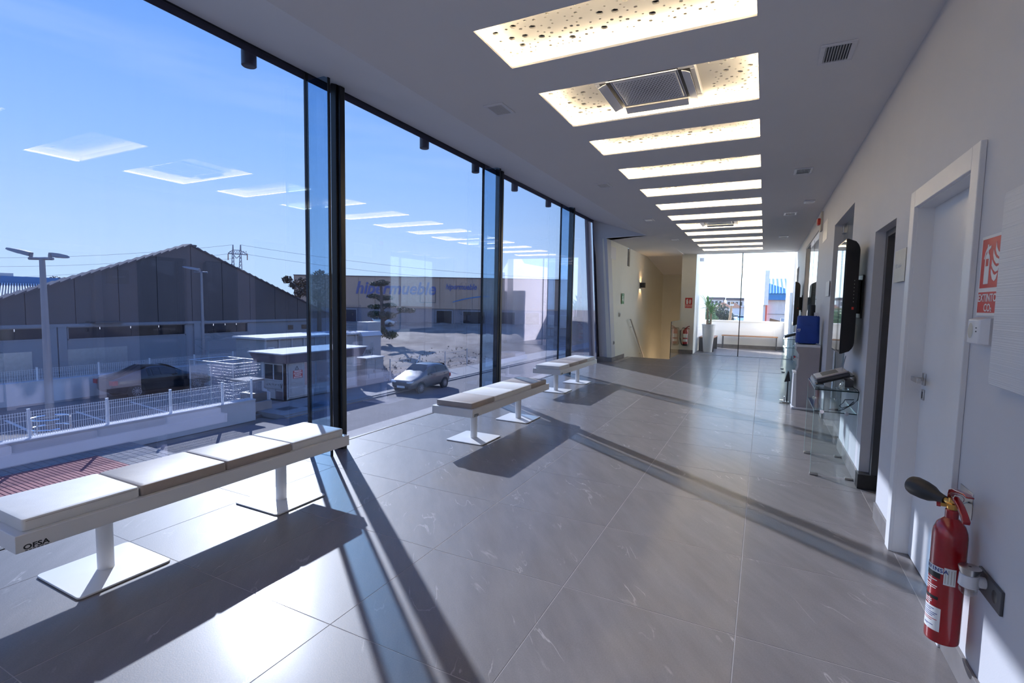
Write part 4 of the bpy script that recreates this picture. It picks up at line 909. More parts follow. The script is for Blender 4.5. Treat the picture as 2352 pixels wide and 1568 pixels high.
MB().tube([(qx, qy, 0.78), (qx+0.06, qy-0.02, 0.84), (qx+0.12, qy-0.02, 0.86)], 0.012, 8).tube([(qx, qy, 0.77), (qx+0.06, qy-0.02, 0.80), (qx+0.12, qy-0.02, 0.77)], 0.010, 8).build('handle', 'red', t)
MB().tube([(qx, qy, 0.79), (qx-0.08, qy-0.02, 0.80), (qx-0.15, qy-0.03, 0.70), (qx-0.15, qy-0.03, 0.50), (qx-0.11, qy-0.02, 0.32), (qx-0.085, qy-0.02, 0.27)], 0.013, 10).build('hose', 'rubber', t)
lb = MB(); n = 10
for (z0, z1) in ((0.50, 0.62), (0.38, 0.46)):
    vs = []
    for k in range(n+1): a = radians(215+110*k/n); vs += [(qx+0.0787*cos(a), qy+0.0787*sin(a), z0), (qx+0.0787*cos(a), qy+0.0787*sin(a), z1)]
    lb.add(vs, [(2*k, 2*k+2, 2*k+3, 2*k+1) for k in range(n)])
lb.build('label', 'signwhite', t); MB().box(qx-0.02, qx+0.02, YG-0.03, YG, 0.72, 0.80).build('wall_hook', 'steel', t)

# ------------------------------------------------------------------ terrace furniture and plant
px_, py_ = -1.53, 14.95
t = thing('planter', 'tall glossy white tapered planter on the terrace behind the far glass', 'planter', (px_, py_, 0))
MB().lathe([(0.125, 0.0), (0.135, 0.02), (0.20, 0.87), (0.212, 0.90), (0.205, 0.905), (0.19, 0.88), (0.18, 0.84)], (px_, py_, 0), 40).build('pot', 'white', t); MB().lathe([(0.18, 0.0), (0.01, 0.01)], (px_, py_, 0.845), 24).build('soil', 'soil', t)
t = thing('yucca', 'two-caned yucca with spiky green leaves in the white planter', 'plant', (px_, py_, 0.85))
canes = [((px_-0.05, py_), 1.48, 0.032), ((px_+0.055, py_-0.02), 1.27, 0.030), ((px_+0.0, py_+0.03), 1.02, 0.028)]
leaf_me = None
def leaf_mesh(L=0.36, wd_=0.021):
    m = MB(); n = 7; vs = []
    for k in range(n+1):
        s_ = k/n; w_ = wd_*max(0.03, (sin(pi*min(1, s_*0.93+0.07))**0.6)); x = L*s_*cos(0.35*s_); z = -0.30*L*s_*s_*0.9
        vs += [(x, -w_, z+w_*0.35), (x, 0, z), (x, w_, z+w_*0.35)]
    fs = []
    for k in range(n): a = 3*k; fs += [(a, a+3, a+4, a+1), (a+1, a+4, a+5, a+2)]
    return m.add(vs, fs)
rl = random.Random(4)
for ci, ((ax, ay), top, rad) in enumerate(canes):
    if ci < 3: MB().tube([(ax, ay, 0.86), (ax+0.008, ay, 0.86+(top-0.86)*0.5), (ax, ay, top)], [rad, rad*0.92, rad*0.85], 14).build('cane', 'cane', t)
    nl = (26, 26, 14)[ci]; L = (1.25, 1.15, 0.85)[ci]
    for k in range(nl):
        if leaf_me is None:
            o = leaf_mesh().build('leaf', 'leaf', t, local=True, fix=False); leaf_me = o.data
        else: o = bpy.data.objects.new('leaf', leaf_me); COL.objects.link(o); o.parent = t
        el = radians(rl.uniform(8, 84)) if ci < 2 else radians(rl.uniform(5, 60)); az = k*2.399+rl.uniform(-0.2, 0.2); s_ = L*rl.uniform(0.75, 1.1)
        s_ *= 0.62 if (cos(az) < -0.4 and el < 1.0) else 1.0; o.rotation_euler = (0, -el, az); o.scale = (s_, s_, s_); o.location = (ax-px_+0.02*cos(az), ay-py_+0.02*sin(az), top-0.85-rl.uniform(0.0, 0.09)*(1-el/1.6))
def terrace_bench(name, lab, x0, x1, y0, y1):
    t = thing(name, lab, 'bench', ((x0+x1)/2, (y0+y1)/2, 0)); long_x = (x1-x0) > (y1-y0)
    n = 4
    for k in range(n):
        if long_x: a = y0+(y1-y0)*k/n; q = (x0, x1, a+0.004, a+(y1-y0)/n-0.004)
        else: a = x0+(x1-x0)*k/n; q = (a+0.004, a+(x1-x0)/n-0.004, y0, y1)
        MB().box(*q, 0.44, 0.47).build('seat_slat', 'wood', t, bev=0.003)
    for e in (0, 1):
        if long_x: xx = x0+0.02 if e == 0 else x1-0.05; q = (xx, xx+0.03, y0+0.01, y1-0.01)
        else: yy = y0+0.02 if e == 0 else y1-0.05; q = (x0+0.01, x1-0.01, yy, yy+0.03)
        m = MB(); f = 0.03
        if long_x: m.box(q[0], q[1], q[2], q[2]+f, 0, 0.44); m.box(q[0], q[1], q[3]-f, q[3], 0, 0.44); m.box(q[0], q[1], q[2]+f, q[3]-f, 0.0, 0.02); m.box(q[0], q[1], q[2]+f, q[3]-f, 0.42, 0.44)
        else: m.box(*q, 0, 0.44)
        m.build('leg', 'anthracite', t, bev=0.002)
terrace_bench('slatted_bench', 'long wooden slatted bench with dark legs against the terrace parapet', -1.27, 0.52, 17.02, 17.44)
terrace_bench('slatted_bench', 'wooden bench with solid dark ends behind the white planter', -1.84, -1.36, 15.2, 16.6)
t = thing('wall_spotlight', 'small grey spotlight at the top of the terrace left wall', 'spotlight', (-1.80, 14.9, 2.95)); MB().box(-1.87, -1.75, 14.85, 15.0, 2.92, 3.02).build('housing', 'galv', t, bev=0.006); MB().box(-1.86, -1.76, 14.86, 14.99, 2.915, 2.92).build('lens', 'lens', t)

# ------------------------------------------------------------------ the street outside
GZ = -3.2
def inst(o, parent, loc, rz=0.0, scale=None, name=None):
    c = bpy.data.objects.new(name or o.name.split('.')[0], o.data); COL.objects.link(c); c.parent = parent; c.location = loc; c.rotation_euler = (0,0,rz)
    if scale: c.scale = scale
    return c
g = box(-420, 420, -150, 420, GZ-0.4, GZ-0.12); struct(g.build('ground', 'field', smooth=False))
struct(box(-14.95, XF-0.4, -40, 75, GZ-0.15, GZ).build('road', 'asphalt', smooth=False))
struct(box(-16.7, -14.95, 6.05, 75, GZ-0.15, GZ-0.002).build('road_side', 'asphalt', smooth=False))
pk = struct(box(-31.2, -17.9, -30, 11.2, GZ-0.15, GZ).build('parking', 'parking', smooth=False))
for (a, b) in (((-24.84, 5.58), (-18.3, 4.95)), ((-24.46, 7.56), (-18.3, 7.05)), ((-24.79, 9.67), (-18.3, 9.0)), ((-24.9, 3.5), (-18.3, 2.9))):
    d = Vector((b[0]-a[0], b[1]-a[1], 0)); nrm = Vector((-d.y, d.x, 0)).normalized()*0.055; A, B = Vector((*a, GZ+0.001)), Vector((*b, GZ+0.001))
    MB().prism([A-nrm, B-nrm, B+nrm, A+nrm], (0,0,0.004)).build('bay_line', 'paint', pk, smooth=False)
struct(box(-60, -16.6, 11.2, 21, GZ-0.15, GZ-0.001).build('yard', 'concrete', smooth=False))
# pavement of small tiles, with the red crossing part
pv = struct(box(-17.6, -14.95, -12, 6.05, GZ-0.12, GZ+0.092).build('pavement', 'concrete', smooth=False))
mg, mr = MB(), MB()
for i in range(13):
    for j in range(26):
        x, y = -17.59+0.2*i, 0.9+0.2*j
        if y > 5.9: continue
        red = x > -17.0+0.45*0 and x < -15.1 and y < 4.75 and (x > -16.9)
        if red:
            for q in range(2): mr.box(x+0.004, x+0.196, y+0.1*q+0.012, y+0.1*q+0.088, GZ+0.092, GZ+0.105)
        else: mg.box(x+0.008, x+0.192, y+0.008, y+0.192, GZ+0.092, GZ+0.104)
o = mg.build('paving_tile', 'concrete', pv, smooth=False, fix=False); o['kind'] = 'stuff'
o = mr.build('tactile_strip', 'paveR', pv, smooth=False, fix=False); o['kind'] = 'stuff'
box(-14.95, -14.80, -12, 6.0, GZ-0.05, GZ+0.10).build('kerb', 'concrete', pv, smooth=False)
kb = struct(box(-18.9, -16.6, 11.0, 75, GZ-0.1, GZ+0.10).build('pavement_far', 'concrete', smooth=False))
for (x, y) in ((-17.9, 11.6), (-17.4, 12.6)): box(x, x+0.6, y, y+0.7, GZ+0.10, GZ+0.104).build('manhole_cover', 'anthracite', kb, smooth=False)
box(-16.6, -16.42, 11.0, 75, GZ-0.1, GZ+0.06).build('kerb', 'concrete', kb, smooth=False)
# boundary wall with mesh fence
wb = struct(box(-17.92, -17.6, -12, 10.5, GZ-0.1, -2.50).build('wall_boundary', 'render', smooth=False))
box(-17.95, -17.57, -12, 10.5, -2.50, -2.455).build('coping', 'render', wb, smooth=False)
def mesh_fence(name, lab, x, ys, z0, z1, sp=0.055):
    t = thing(name, lab, 'fence', (x, (ys[0]+ys[-1])/2, z0))
    for y in ys:
        p = MB().box(x-0.028, x+0.028, y-0.028, y+0.028, z0-0.03, z1+0.05).build('post', 'fence', t, smooth=False); MB().box(x-0.034, x+0.034, y-0.034, y+0.034, z1+0.05, z1+0.07).build('post_cap', 'fence', p, smooth=False)
    for a, b in zip(ys, ys[1:]):
        m = MB(); k = int((b-a)/sp); r = 0.0045
        for i in range(1, k): yy = a+(b-a)*i/k; m.box(x-r, x+r, yy-r, yy+r, z0+0.01, z1)
        for zz in (z0+0.06, z0+(z1-z0)*0.36, z0+(z1-z0)*0.66, z1-0.10, z1-0.02): m.box(x+0.006, x+0.014, a, b, zz-0.005, zz+0.005)
        m.build('mesh_panel', 'fence', t, smooth=False, fix=False)
    return t
mesh_fence('mesh_fence', 'white welded mesh fence on the low white wall in front of the parking', -17.75, [-3.5, -1.67, 0.15, 1.97, 3.79, 5.62, 7.45, 9.27, 10.45], -2.455, -1.72)
wb2 = struct(box(-28.1, -27.7, 2, 18, GZ-0.1, -2.25).build('wall_parking', 'render', smooth=False))
mesh_fence('mesh_fence', 'farther mesh fence on a low wall behind the black sedan, in the warehouse shade', -27.9, [3.2, 5.4, 7.65, 9.9, 12.1, 14.35, 16.6, 17.8], -2.25, -1.74, 0.08)

# gabled warehouse across the parking
WX = -31.0
wh = thing('warehouse', 'large gabled warehouse with brown clad gable above white walls', 'warehouse', (WX-15, 16.17, GZ))
SL, AY, AZ = 0.395, 16.17, 4.62
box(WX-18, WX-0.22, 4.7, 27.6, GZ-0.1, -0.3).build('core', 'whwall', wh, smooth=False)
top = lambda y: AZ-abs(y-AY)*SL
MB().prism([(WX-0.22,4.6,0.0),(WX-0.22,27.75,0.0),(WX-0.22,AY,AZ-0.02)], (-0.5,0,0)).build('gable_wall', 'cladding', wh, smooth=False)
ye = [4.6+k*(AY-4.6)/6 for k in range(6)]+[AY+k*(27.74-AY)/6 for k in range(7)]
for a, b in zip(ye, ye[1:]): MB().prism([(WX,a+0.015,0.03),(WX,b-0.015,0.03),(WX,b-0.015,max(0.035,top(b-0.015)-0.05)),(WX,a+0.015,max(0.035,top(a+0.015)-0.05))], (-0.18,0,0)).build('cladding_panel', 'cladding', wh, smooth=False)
re = MB()
for sgn in (-1, 1):
    n = 28
    for k in range(n):
        y0, y1 = AY+sgn*k*11.9/n, AY+sgn*(k+1)*11.9/n; z0, z1 = AZ-k*11.9/n*SL, AZ-(k+1)*11.9/n*SL
        re.add([(WX+0.08,y0,z0-0.05),(WX+0.08,y1,z1-0.05),(WX+0.08,y1,z1-0.02),(WX+0.08,y0,z0+0.06),(WX-0.8,y0,z0-0.06),(WX-0.8,y1,z1-0.06),(WX-0.8,y1,z1-0.02),(WX-0.8,y0,z0+0.06)], [(0,1,2,3),(4,7,6,5),(3,2,6,7),(0,4,5,1),(0,3,7,4),(1,5,6,2)])
re.build('roof_edge', 'rooftile', wh, smooth=False)
MB().lathe([(0.10, -4.5), (0.10, 0.42), (0.16, 0.46), (0.16, 0.55)], (WX-0.9, AY+0.75, AZ-0.45), 12).build('chimney', 'anthracite', wh)
box(WX-0.2, WX+0.12, 4.6, 27.7, -0.12, 0.03).build('ledge', 'whwall', wh, smooth=False)
# white wall panels with recessed window bands between
bands = [(4.8, 9.15, -0.72), (10.0, 15.75, -0.78), (16.75, 19.85, -0.80)]
yc_ = [4.7]+[v for b in bands for v in b[:2]]+[27.6]
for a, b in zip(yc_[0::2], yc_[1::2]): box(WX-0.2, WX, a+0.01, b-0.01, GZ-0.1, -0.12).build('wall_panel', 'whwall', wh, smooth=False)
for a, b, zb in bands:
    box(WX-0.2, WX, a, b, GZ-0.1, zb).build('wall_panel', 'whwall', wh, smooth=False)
    f = MB(); f.box(WX-0.1, WX+0.02, a, b, zb, zb+0.05); f.box(WX-0.1, WX+0.02, a, b, -0.17, -0.12); f.box(WX-0.1, WX+0.02, a, a+0.05, zb, -0.12); f.box(WX-0.1, WX+0.02, b-0.05, b, zb, -0.12)
    fr = f.build('window', 'lamp', wh, smooth=False)
    n = 4
    for k in range(n): box(WX-0.12, WX-0.10, a+(b-a)*k/n+0.02, a+(b-a)*(k+1)/n-0.02, zb+0.05, -0.17).build('pane', 'darkpane', fr, smooth=False)
for y in (23.0, 24.2): box(WX-0.02, WX+0.02, y, y+0.45, -0.75, -0.42).build('vent', 'darkpane', wh, smooth=False)
for a, b in ((5.2, 8.6), (9.9, 12.6)):
    d = box(WX-0.05, WX+0.03, a, b, GZ, -1.25).build('loading_door', 'roofmetal', wh, smooth=False)
for y in (9.2, 9.6, 16.2): box(WX, WX+0.1, y, y+0.35, GZ, -0.12).build('pilaster', 'whwall', wh, smooth=False)
MB().box(WX, WX+0.5, 11.0, 12.4, 0.05, 0.12).build('wall_light', 'anthracite', wh, smooth=False)

# hall with bright corrugated roof far left, behind the warehouse
hb = thing('industrial_hall', 'distant hall with corrugated metal roof and blue ridge band, behind warehouse roof at far left', 'hall', (-78, 24, GZ))
def lat(dep, l, z): # point from depth and sideways offset along the photograph's view axes, on plan only
    D = Vector((-sin(YAW), cos(YAW), 0)); R = Vector((cos(YAW), sin(YAW), 0)); return Vector((0.042, -2.356, 0))+D*dep+R*l+Vector((0, 0, z))
HA = radians(44.1); L0, L1 = -14.0, 3.4
def hall(dep, l, z):   # the hall stands square to its own axis, which points away from our building
    D = Vector((-sin(YAW+HA), cos(YAW+HA), 0)); R = Vector((cos(YAW+HA), sin(YAW+HA), 0)); return Vector((0.042, -2.356, 0))+D*dep+R*l+Vector((0, 0, z))
MB().prism([hall(68, L0, GZ), hall(96, L0, GZ), hall(96, L0, 0.0), hall(83.5, L0, 2.70), hall(68, L0, -0.1)], hall(68, L1, GZ)-hall(68, L0, GZ)).build('body', 'anthracite', hb, smooth=False)
rb = MB()
for k in range(78):
    l = L0+0.222*k; A, B = hall(67.8, l, -0.06), hall(83.4, l, 2.74); e = hall(67.8, l+0.11, -0.06)-A; h_ = Vector((0,0,0.05))
    rb.add([A, A+e, B+e, B, A+h_+e*0.2, A+e*0.8+h_, B+e*0.8+h_, B+h_+e*0.2], [(0,1,5,4),(1,2,6,5),(2,3,7,6),(3,0,4,7),(4,5,6,7)])
o = rb.build('roof_rib', 'terrace', hb, smooth=False, fix=False); o['kind'] = 'stuff'  # white ribs over the dark body put sun glints into the colour
MB().prism([hall(83.6, L0, 2.3), hall(83.6, L1, 2.3), hall(83.6, L1, 3.55), hall(83.6, L0, 3.65)], hall(84.4, 0, 0)-hall(83.6, 0, 0)).build('ridge_band', 'bluesheet', hb, smooth=False)
MB().prism([hall(84.5, L0, 2.3), hall(84.5, -1.0, 2.3), hall(84.5, -1.0, 3.95), hall(84.5, L0, 3.95)], hall(85, 0, 0)-hall(84.5, 0, 0)).build('roof_unit', 'galv', hb, smooth=False)

# kiosk, cabinets and bits beside the kerb
kx, ky = -19.05, 13.03
t = thing('guard_kiosk', 'white kiosk with flat roof, dark fascia and scribbled walls beside the road', 'kiosk', (-19.9, 15.3, GZ+0.1))
zb, zt = GZ+0.10, -1.42
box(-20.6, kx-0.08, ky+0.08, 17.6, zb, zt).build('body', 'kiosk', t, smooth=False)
f = MB(); f.loft([[(-20.9,12.9,zt),(kx+0.12,12.9,zt),(kx+0.12,17.8,zt),(-20.9,17.8,zt)], [(-21.05,12.72,-1.0),(kx+0.28,12.72,-1.0),(kx+0.28,17.95,-1.0),(-21.05,17.95,-1.0)]]); f.build('fascia', 'purple', t, smooth=False)
box(-21.1, kx+0.33, 12.68, 18.0, -1.0, -0.95).build('roof', 'render', t, smooth=False)
for x0, x1 in ((-20.6, -20.45), (-19.18, kx)): box(x0, x1, ky, ky+0.1, zb, zt).build('corner_post', 'render', t, smooth=False)
box(kx-0.1, kx, ky, ky+0.15, zb, zt).build('corner_post', 'render', t, smooth=False)
for x0, x1 in ((-20.42, -19.85), (-19.80, -19.22)):
    fr = box(x0-0.02, x1+0.02, ky+0.03, ky+0.09, -2.24, -1.48).build('window', 'render', t, smooth=False); box(x0+0.02, x1-0.02, ky+0.022, ky+0.032, -2.20, -1.52).build('pane', 'darkpane', fr, smooth=False)
box(-20.45, -19.2, ky+0.04, ky+0.09, -2.62, -2.26).build('spandrel', 'kiosk', t, smooth=False); box(-20.1, -19.75, ky+0.05, ky+0.09, zb, -2.66).build('panel', 'cabinet', t, smooth=False); box(-19.7, -19.2, ky+0.05, ky+0.09, zb, -2.74).build('panel', 'purple', t, smooth=False)
gs = [(13.30, 14.05), (14.15, 14.75), (14.85, 15.6), (15.7, 16.5), (16.6, 17.4)]
for k, (a, b) in enumerate(gs):
    fr = box(kx-0.085, kx-0.03, a-0.04, b+0.04, zb+0.10, zt-0.04).build('window', 'render', t, smooth=False)
    box(kx-0.032, kx-0.022, a, b, -2.55, zt-0.08).build('pane', 'cabinet' if k < 1 else ('salmon' if k < 3 else 'galv'), fr, smooth=False); box(kx-0.032, kx-0.022, a, b, zb+0.14, -2.60).build('pane', 'cabinet' if k < 1 else 'galv', fr, smooth=False)
sg = box(kx-0.022, kx-0.016, 13.50, 14.02, -2.16, -1.80).build('warning_sign', 'signred', t, smooth=False)
for i, l in enumerate(('PERMANE', 'DE DINERO', 'RESERVA', 'BAZASTAN')): text('lettering', l, 0.095, (kx-0.014, 13.76, -1.85-i*0.088), sg, 'signwhite', (0, 1, 0), (0, 0, 1), bold=0.002, sx=0.95)
tri = MB()
for (a, b) in (((13.62, -1.76), (13.80, -1.76)), ((13.80, -1.76), (13.71, -1.60)), ((13.71, -1.60), (13.62, -1.76))): tri.tube([(kx-0.014, *a), (kx-0.014, *b)], 0.010, 5)
tri.build('warning_triangle', 'anthracite', t)
gf = MB(); rg = random.Random(3)
for k in range(5):
    x, z = -20.35+0.2*k, -2.45+rg.uniform(-0.04, 0.05); gf.tube([(x+0.02*j, ky+0.036, z+rg.uniform(-0.06, 0.06)) for j in range(7)], 0.006, 4)
gf.build('graffiti', 'anthracite', t); gf = MB()
for p in (ellipse(-19.32, -2.52, 0.05, 0.06), [(-19.36,-2.48),(-19.42,-2.36),(-19.37,-2.37),(-19.32,-2.46)], [(-19.31,-2.46),(-19.28,-2.34),(-19.24,-2.38),(-19.27,-2.48)]): gf.prism([(a, ky+0.038, b) for a, b in p], (0, -0.006, 0))
gf.build('graffiti', 'anthracite', t, smooth=False); gf = MB()
for k in range(6):
    y, z = 14.3+0.1*k*2, -2.2+rg.uniform(-0.3, 0.2); gf.tube([(kx-0.018, y+0.05*j, z+rg.uniform(-0.08, 0.08)) for j in range(6)], 0.006, 4)
gf.build('graffiti', 'anthracite', t)
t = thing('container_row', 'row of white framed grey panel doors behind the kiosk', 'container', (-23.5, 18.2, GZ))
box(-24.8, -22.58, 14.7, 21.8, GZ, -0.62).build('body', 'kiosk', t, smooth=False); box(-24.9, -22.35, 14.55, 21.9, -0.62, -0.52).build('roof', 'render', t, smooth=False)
for k in range(9):
    y = 14.7+k*7.1/9; box(-22.58, -22.50, y, y+0.07, GZ, -0.62).build('frame_post', 'render', t, smooth=False); box(-22.575, -22.54, y+0.10, y+7.1/9-0.03, GZ+0.1, -0.72).build('panel', 'cabinet', t, smooth=False)
pl = box(-22.54, -22.53, 14.85, 15.25, -1.30, -1.02).build('notice', 'signwhite', t, smooth=False); MB().box(-22.53, -22.526, 14.88, 14.94, -1.14, -1.06).build('print_mark', 'salmon', pl, smooth=False); MB().box(-22.53, -22.526, 14.97, 15.18, -1.13, -1.08).build('print_line', 'blueink', pl, smooth=False)
t = thing('transformer_hut', 'pale grey transformer hut with sloping white cap right of the thick black post', 'hut', (-22.6, 22.5, GZ))
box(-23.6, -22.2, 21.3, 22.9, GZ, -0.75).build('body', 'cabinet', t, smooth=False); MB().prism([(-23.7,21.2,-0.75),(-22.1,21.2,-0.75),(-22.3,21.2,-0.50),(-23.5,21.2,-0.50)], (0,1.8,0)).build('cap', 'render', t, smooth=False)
for a in (21.4, 22.15): dr = box(-22.2, -22.17, a, a+0.65, GZ+0.15, -1.5).build('door', 'cabinet', t, smooth=False); MB().box(-22.17, -22.15, a+0.5, a+0.54, -2.4, -2.2).build('handle', 'anthracite', dr, smooth=False)
box(-24.2, -23.3, 22.9, 24.2, GZ, 0.05).build('wall_block', 'kiosk', t, smooth=False)
gf = MB()
for k in range(5): gf.tube([(-22.16, 21.5+0.12*k+0.05*sin(q*1.3+k), -1.75+0.14*cos(q*1.1+k*2)) for q in range(7)], 0.012, 4)
gf.build('graffiti', 'anthracite', t)
t = thing('electricity_cabinet', 'beige roadside electricity cabinet with two doors left of the grey hatchback', 'cabinet', (-19.6, 19.1, GZ+0.1))
box(-19.95, -19.2, 18.35, 19.75, GZ, -1.72).build('body', 'cabinet', t, smooth=False); box(-20.0, -19.15, 18.3, 19.8, -1.72, -1.66).build('lid', 'render', t, smooth=False); box(-19.97, -19.18, 18.33, 19.77, GZ, GZ+0.32).build('plinth', 'concrete', t, smooth=False)
for a in (18.40, 19.07): dr = box(-19.2, -19.175, a, a+0.63, GZ+0.36, -1.78).build('door', 'cabinet', t, smooth=False); MB().box(-19.175, -19.16, a+0.52, a+0.56, -2.5, -2.35).build('lock', 'anthracite', dr, smooth=False)
for x0, x1 in ((-19.92, -19.60), (-19.55, -19.23)): box(x0, x1, 18.33, 18.35, GZ+0.36, -1.78).build('side_panel', 'cabinet', t, smooth=False)
t = thing('mesh_cage', 'open galvanised mesh cage on the parking beside the kiosk', 'cage', (-22.2, 12.6, GZ)); x0, x1, y0, y1, z1 = -23.9, -20.75, 11.75, 13.4, -1.45
m = MB()
for x in (x0, (x0+x1)/2, x1):
    for y in (y0, y1): m.tube([(x, y, GZ), (x, y, z1)], 0.03, 6)
    m.tube([(x, y0, z1), (x, y1, z1)], 0.03, 6)
for y in (y0, y1): m.tube([(x0, y, z1), (x1, y, z1)], 0.03, 6)
m.build('frame', 'galv', t)
m = MB()
for k in range(34): x = x0+(x1-x0)*k/33; m.box(x-0.004, x+0.004, y0-0.004, y0+0.004, GZ+0.1, z1)
for k in range(18): y = y0+(y1-y0)*k/17; m.box(x1-0.004, x1+0.004, y-0.004, y+0.004, GZ+0.1, z1)
for k in range(12): z = GZ+0.2+k*0.13; m.box(x0, x1, y0-0.004, y0+0.004, z-0.003, z+0.003); m.box(x1-0.004, x1+0.004, y0, y1, z-0.003, z+0.003)
m.build('mesh_wire', 'galv', t, smooth=False, fix=False)['kind'] = 'stuff'
box(-21.9, -20.9, 12.9, 13.3, -2.45, -2.40).build('shelf', 'render', t, smooth=False)
t = thing('brick_stub', 'broken concrete and brick stub at the end of the white boundary wall', 'stub', (-18.7, 11.2, GZ+0.1))
box(-19.2, -18.2, 10.75, 11.7, GZ+0.05, -2.75).build('base', 'concrete', t, bev=0.02); box(-19.1, -18.35, 10.9, 11.6, -2.75, -2.40).build('niche', 'anthracite', t, bev=0.02); box(-19.2, -18.25, 10.8, 11.65, -2.40, -2.32).build('slab', 'concrete', t, bev=0.01)
rk = random.Random(8); first = None
for k in range(12):
    p = ((-19.18+0.24*(k % 4)+rk.uniform(-0.01, 0.01), 10.78, -2.72+0.085*(k//4)))
    if first is None: first = MB().box(0, 0.21, 0, 0.1, 0, 0.07).build('brick', 'salmon', t, local=True, smooth=False)
    else: inst(first, t, (0,0,0))
    (first if k == 0 else t.children[-1]).location = Vector(p)-Vector((-18.7, 11.2, GZ+0.1))
t = thing('board', 'white boards leaning at the foot of the kiosk', 'board', (-19.5, 12.3, GZ+0.1))
MB().prism([(-19.72,12.45,GZ),(-18.95,12.15,GZ),(-18.95,12.15,GZ+0.62),(-19.45,12.36,GZ+0.62),(-19.45,12.36,GZ+0.68),(-19.72,12.45,GZ+0.68)], (0.0,0.06,0)).build('sheet', 'render', t, smooth=False)

def lamp_post(x, y, ztop, heads, lab, r=0.11):
    t = thing('street_lamp', lab, 'street lamp', (x, y, GZ))
    MB().tube([(x, y, GZ), (x, y, GZ+1.5), (x, y, ztop)], [r, r*0.9, r*0.6], 14).build('pole', 'lamp', t); MB().lathe([(r*2.2, 0), (r*2.2, 0.03)], (x, y, GZ), 14).build('base_flange', 'lamp', t)
    R = Vector((cos(YAW), sin(YAW), 0)); D = Vector((-sin(YAW), cos(YAW), 0)); A = Vector((x, y, ztop))
    MB().tube([A-R*0.42, A+R*0.36], 0.045, 8).build('crossarm', 'lamp', t)
    for (dx, tilt, ln) in heads:
        p = A+R*dx+Vector((0,0,0.10)); s_ = 1 if dx > 0 else -1
        d = (R*s_+Vector((0,0,tilt))).normalized() if ln > 0.7 else (D*0.85+R*0.3*s_).normalized(); q = d.cross(Vector((0,0,1))).normalized(); u = q.cross(d)
        hd = MB().loft([[p+d*a+q*w_*sy_+u*h_ for sy_, h_ in ((-1,-0.03),(1,-0.03),(0.8,th),(-0.8,th))] for a, w_, th in ((0, 0.09, 0.10), (ln*0.35, 0.16, 0.09), (ln*0.8, 0.17, 0.05), (ln, 0.10, 0.02))]).build('lamp_head', 'lamp', t)
        MB().loft([[p+d*a+q*w_*sy_+u*h_ for sy_, h_ in ((-1,-0.045),(1,-0.045),(1,-0.031),(-1,-0.031))] for a, w_ in ((ln*0.4, 0.12), (ln*0.9, 0.12))]).build('lamp_glass', 'lens', hd)
        MB().tube([p-Vector((0,0,0.14)), p+u*0.04], 0.05, 8).build('knuckle', 'lamp', t)
    return t
lamp_post(-20.9, 5.42, 2.62, ((-0.36, 0.30, 0.74), (0.26, 0.0, 0.5)), 'double headed grey street lamp rising behind the white mesh fence', 0.125)
lamp_post(-29.0, 15.55, 2.92, ((-0.10, 0.22, 0.95),), 'single headed pale street lamp in front of the warehouse gable', 0.10)
t = thing('bollard_ring', 'chrome double guard rail ring around the foot of the street lamp', 'guard rail', (-20.9, 5.42, GZ))
for z in (GZ+0.28, GZ+0.60): MB().tube([(-20.9+0.5*cos(a), 5.42+0.5*sin(a), z) for a in [radians(200+15*k) for k in range(-9, 12)]], 0.032, 8).build('rail', 'chrome', t)
for a in (75, 150, 225, 300): q = radians(a); MB().tube([(-20.9+0.5*cos(q), 5.42+0.5*sin(q), GZ), (-20.9+0.5*cos(q), 5.42+0.5*sin(q), GZ+0.62)], 0.03, 8).build('leg', 'galv', t)

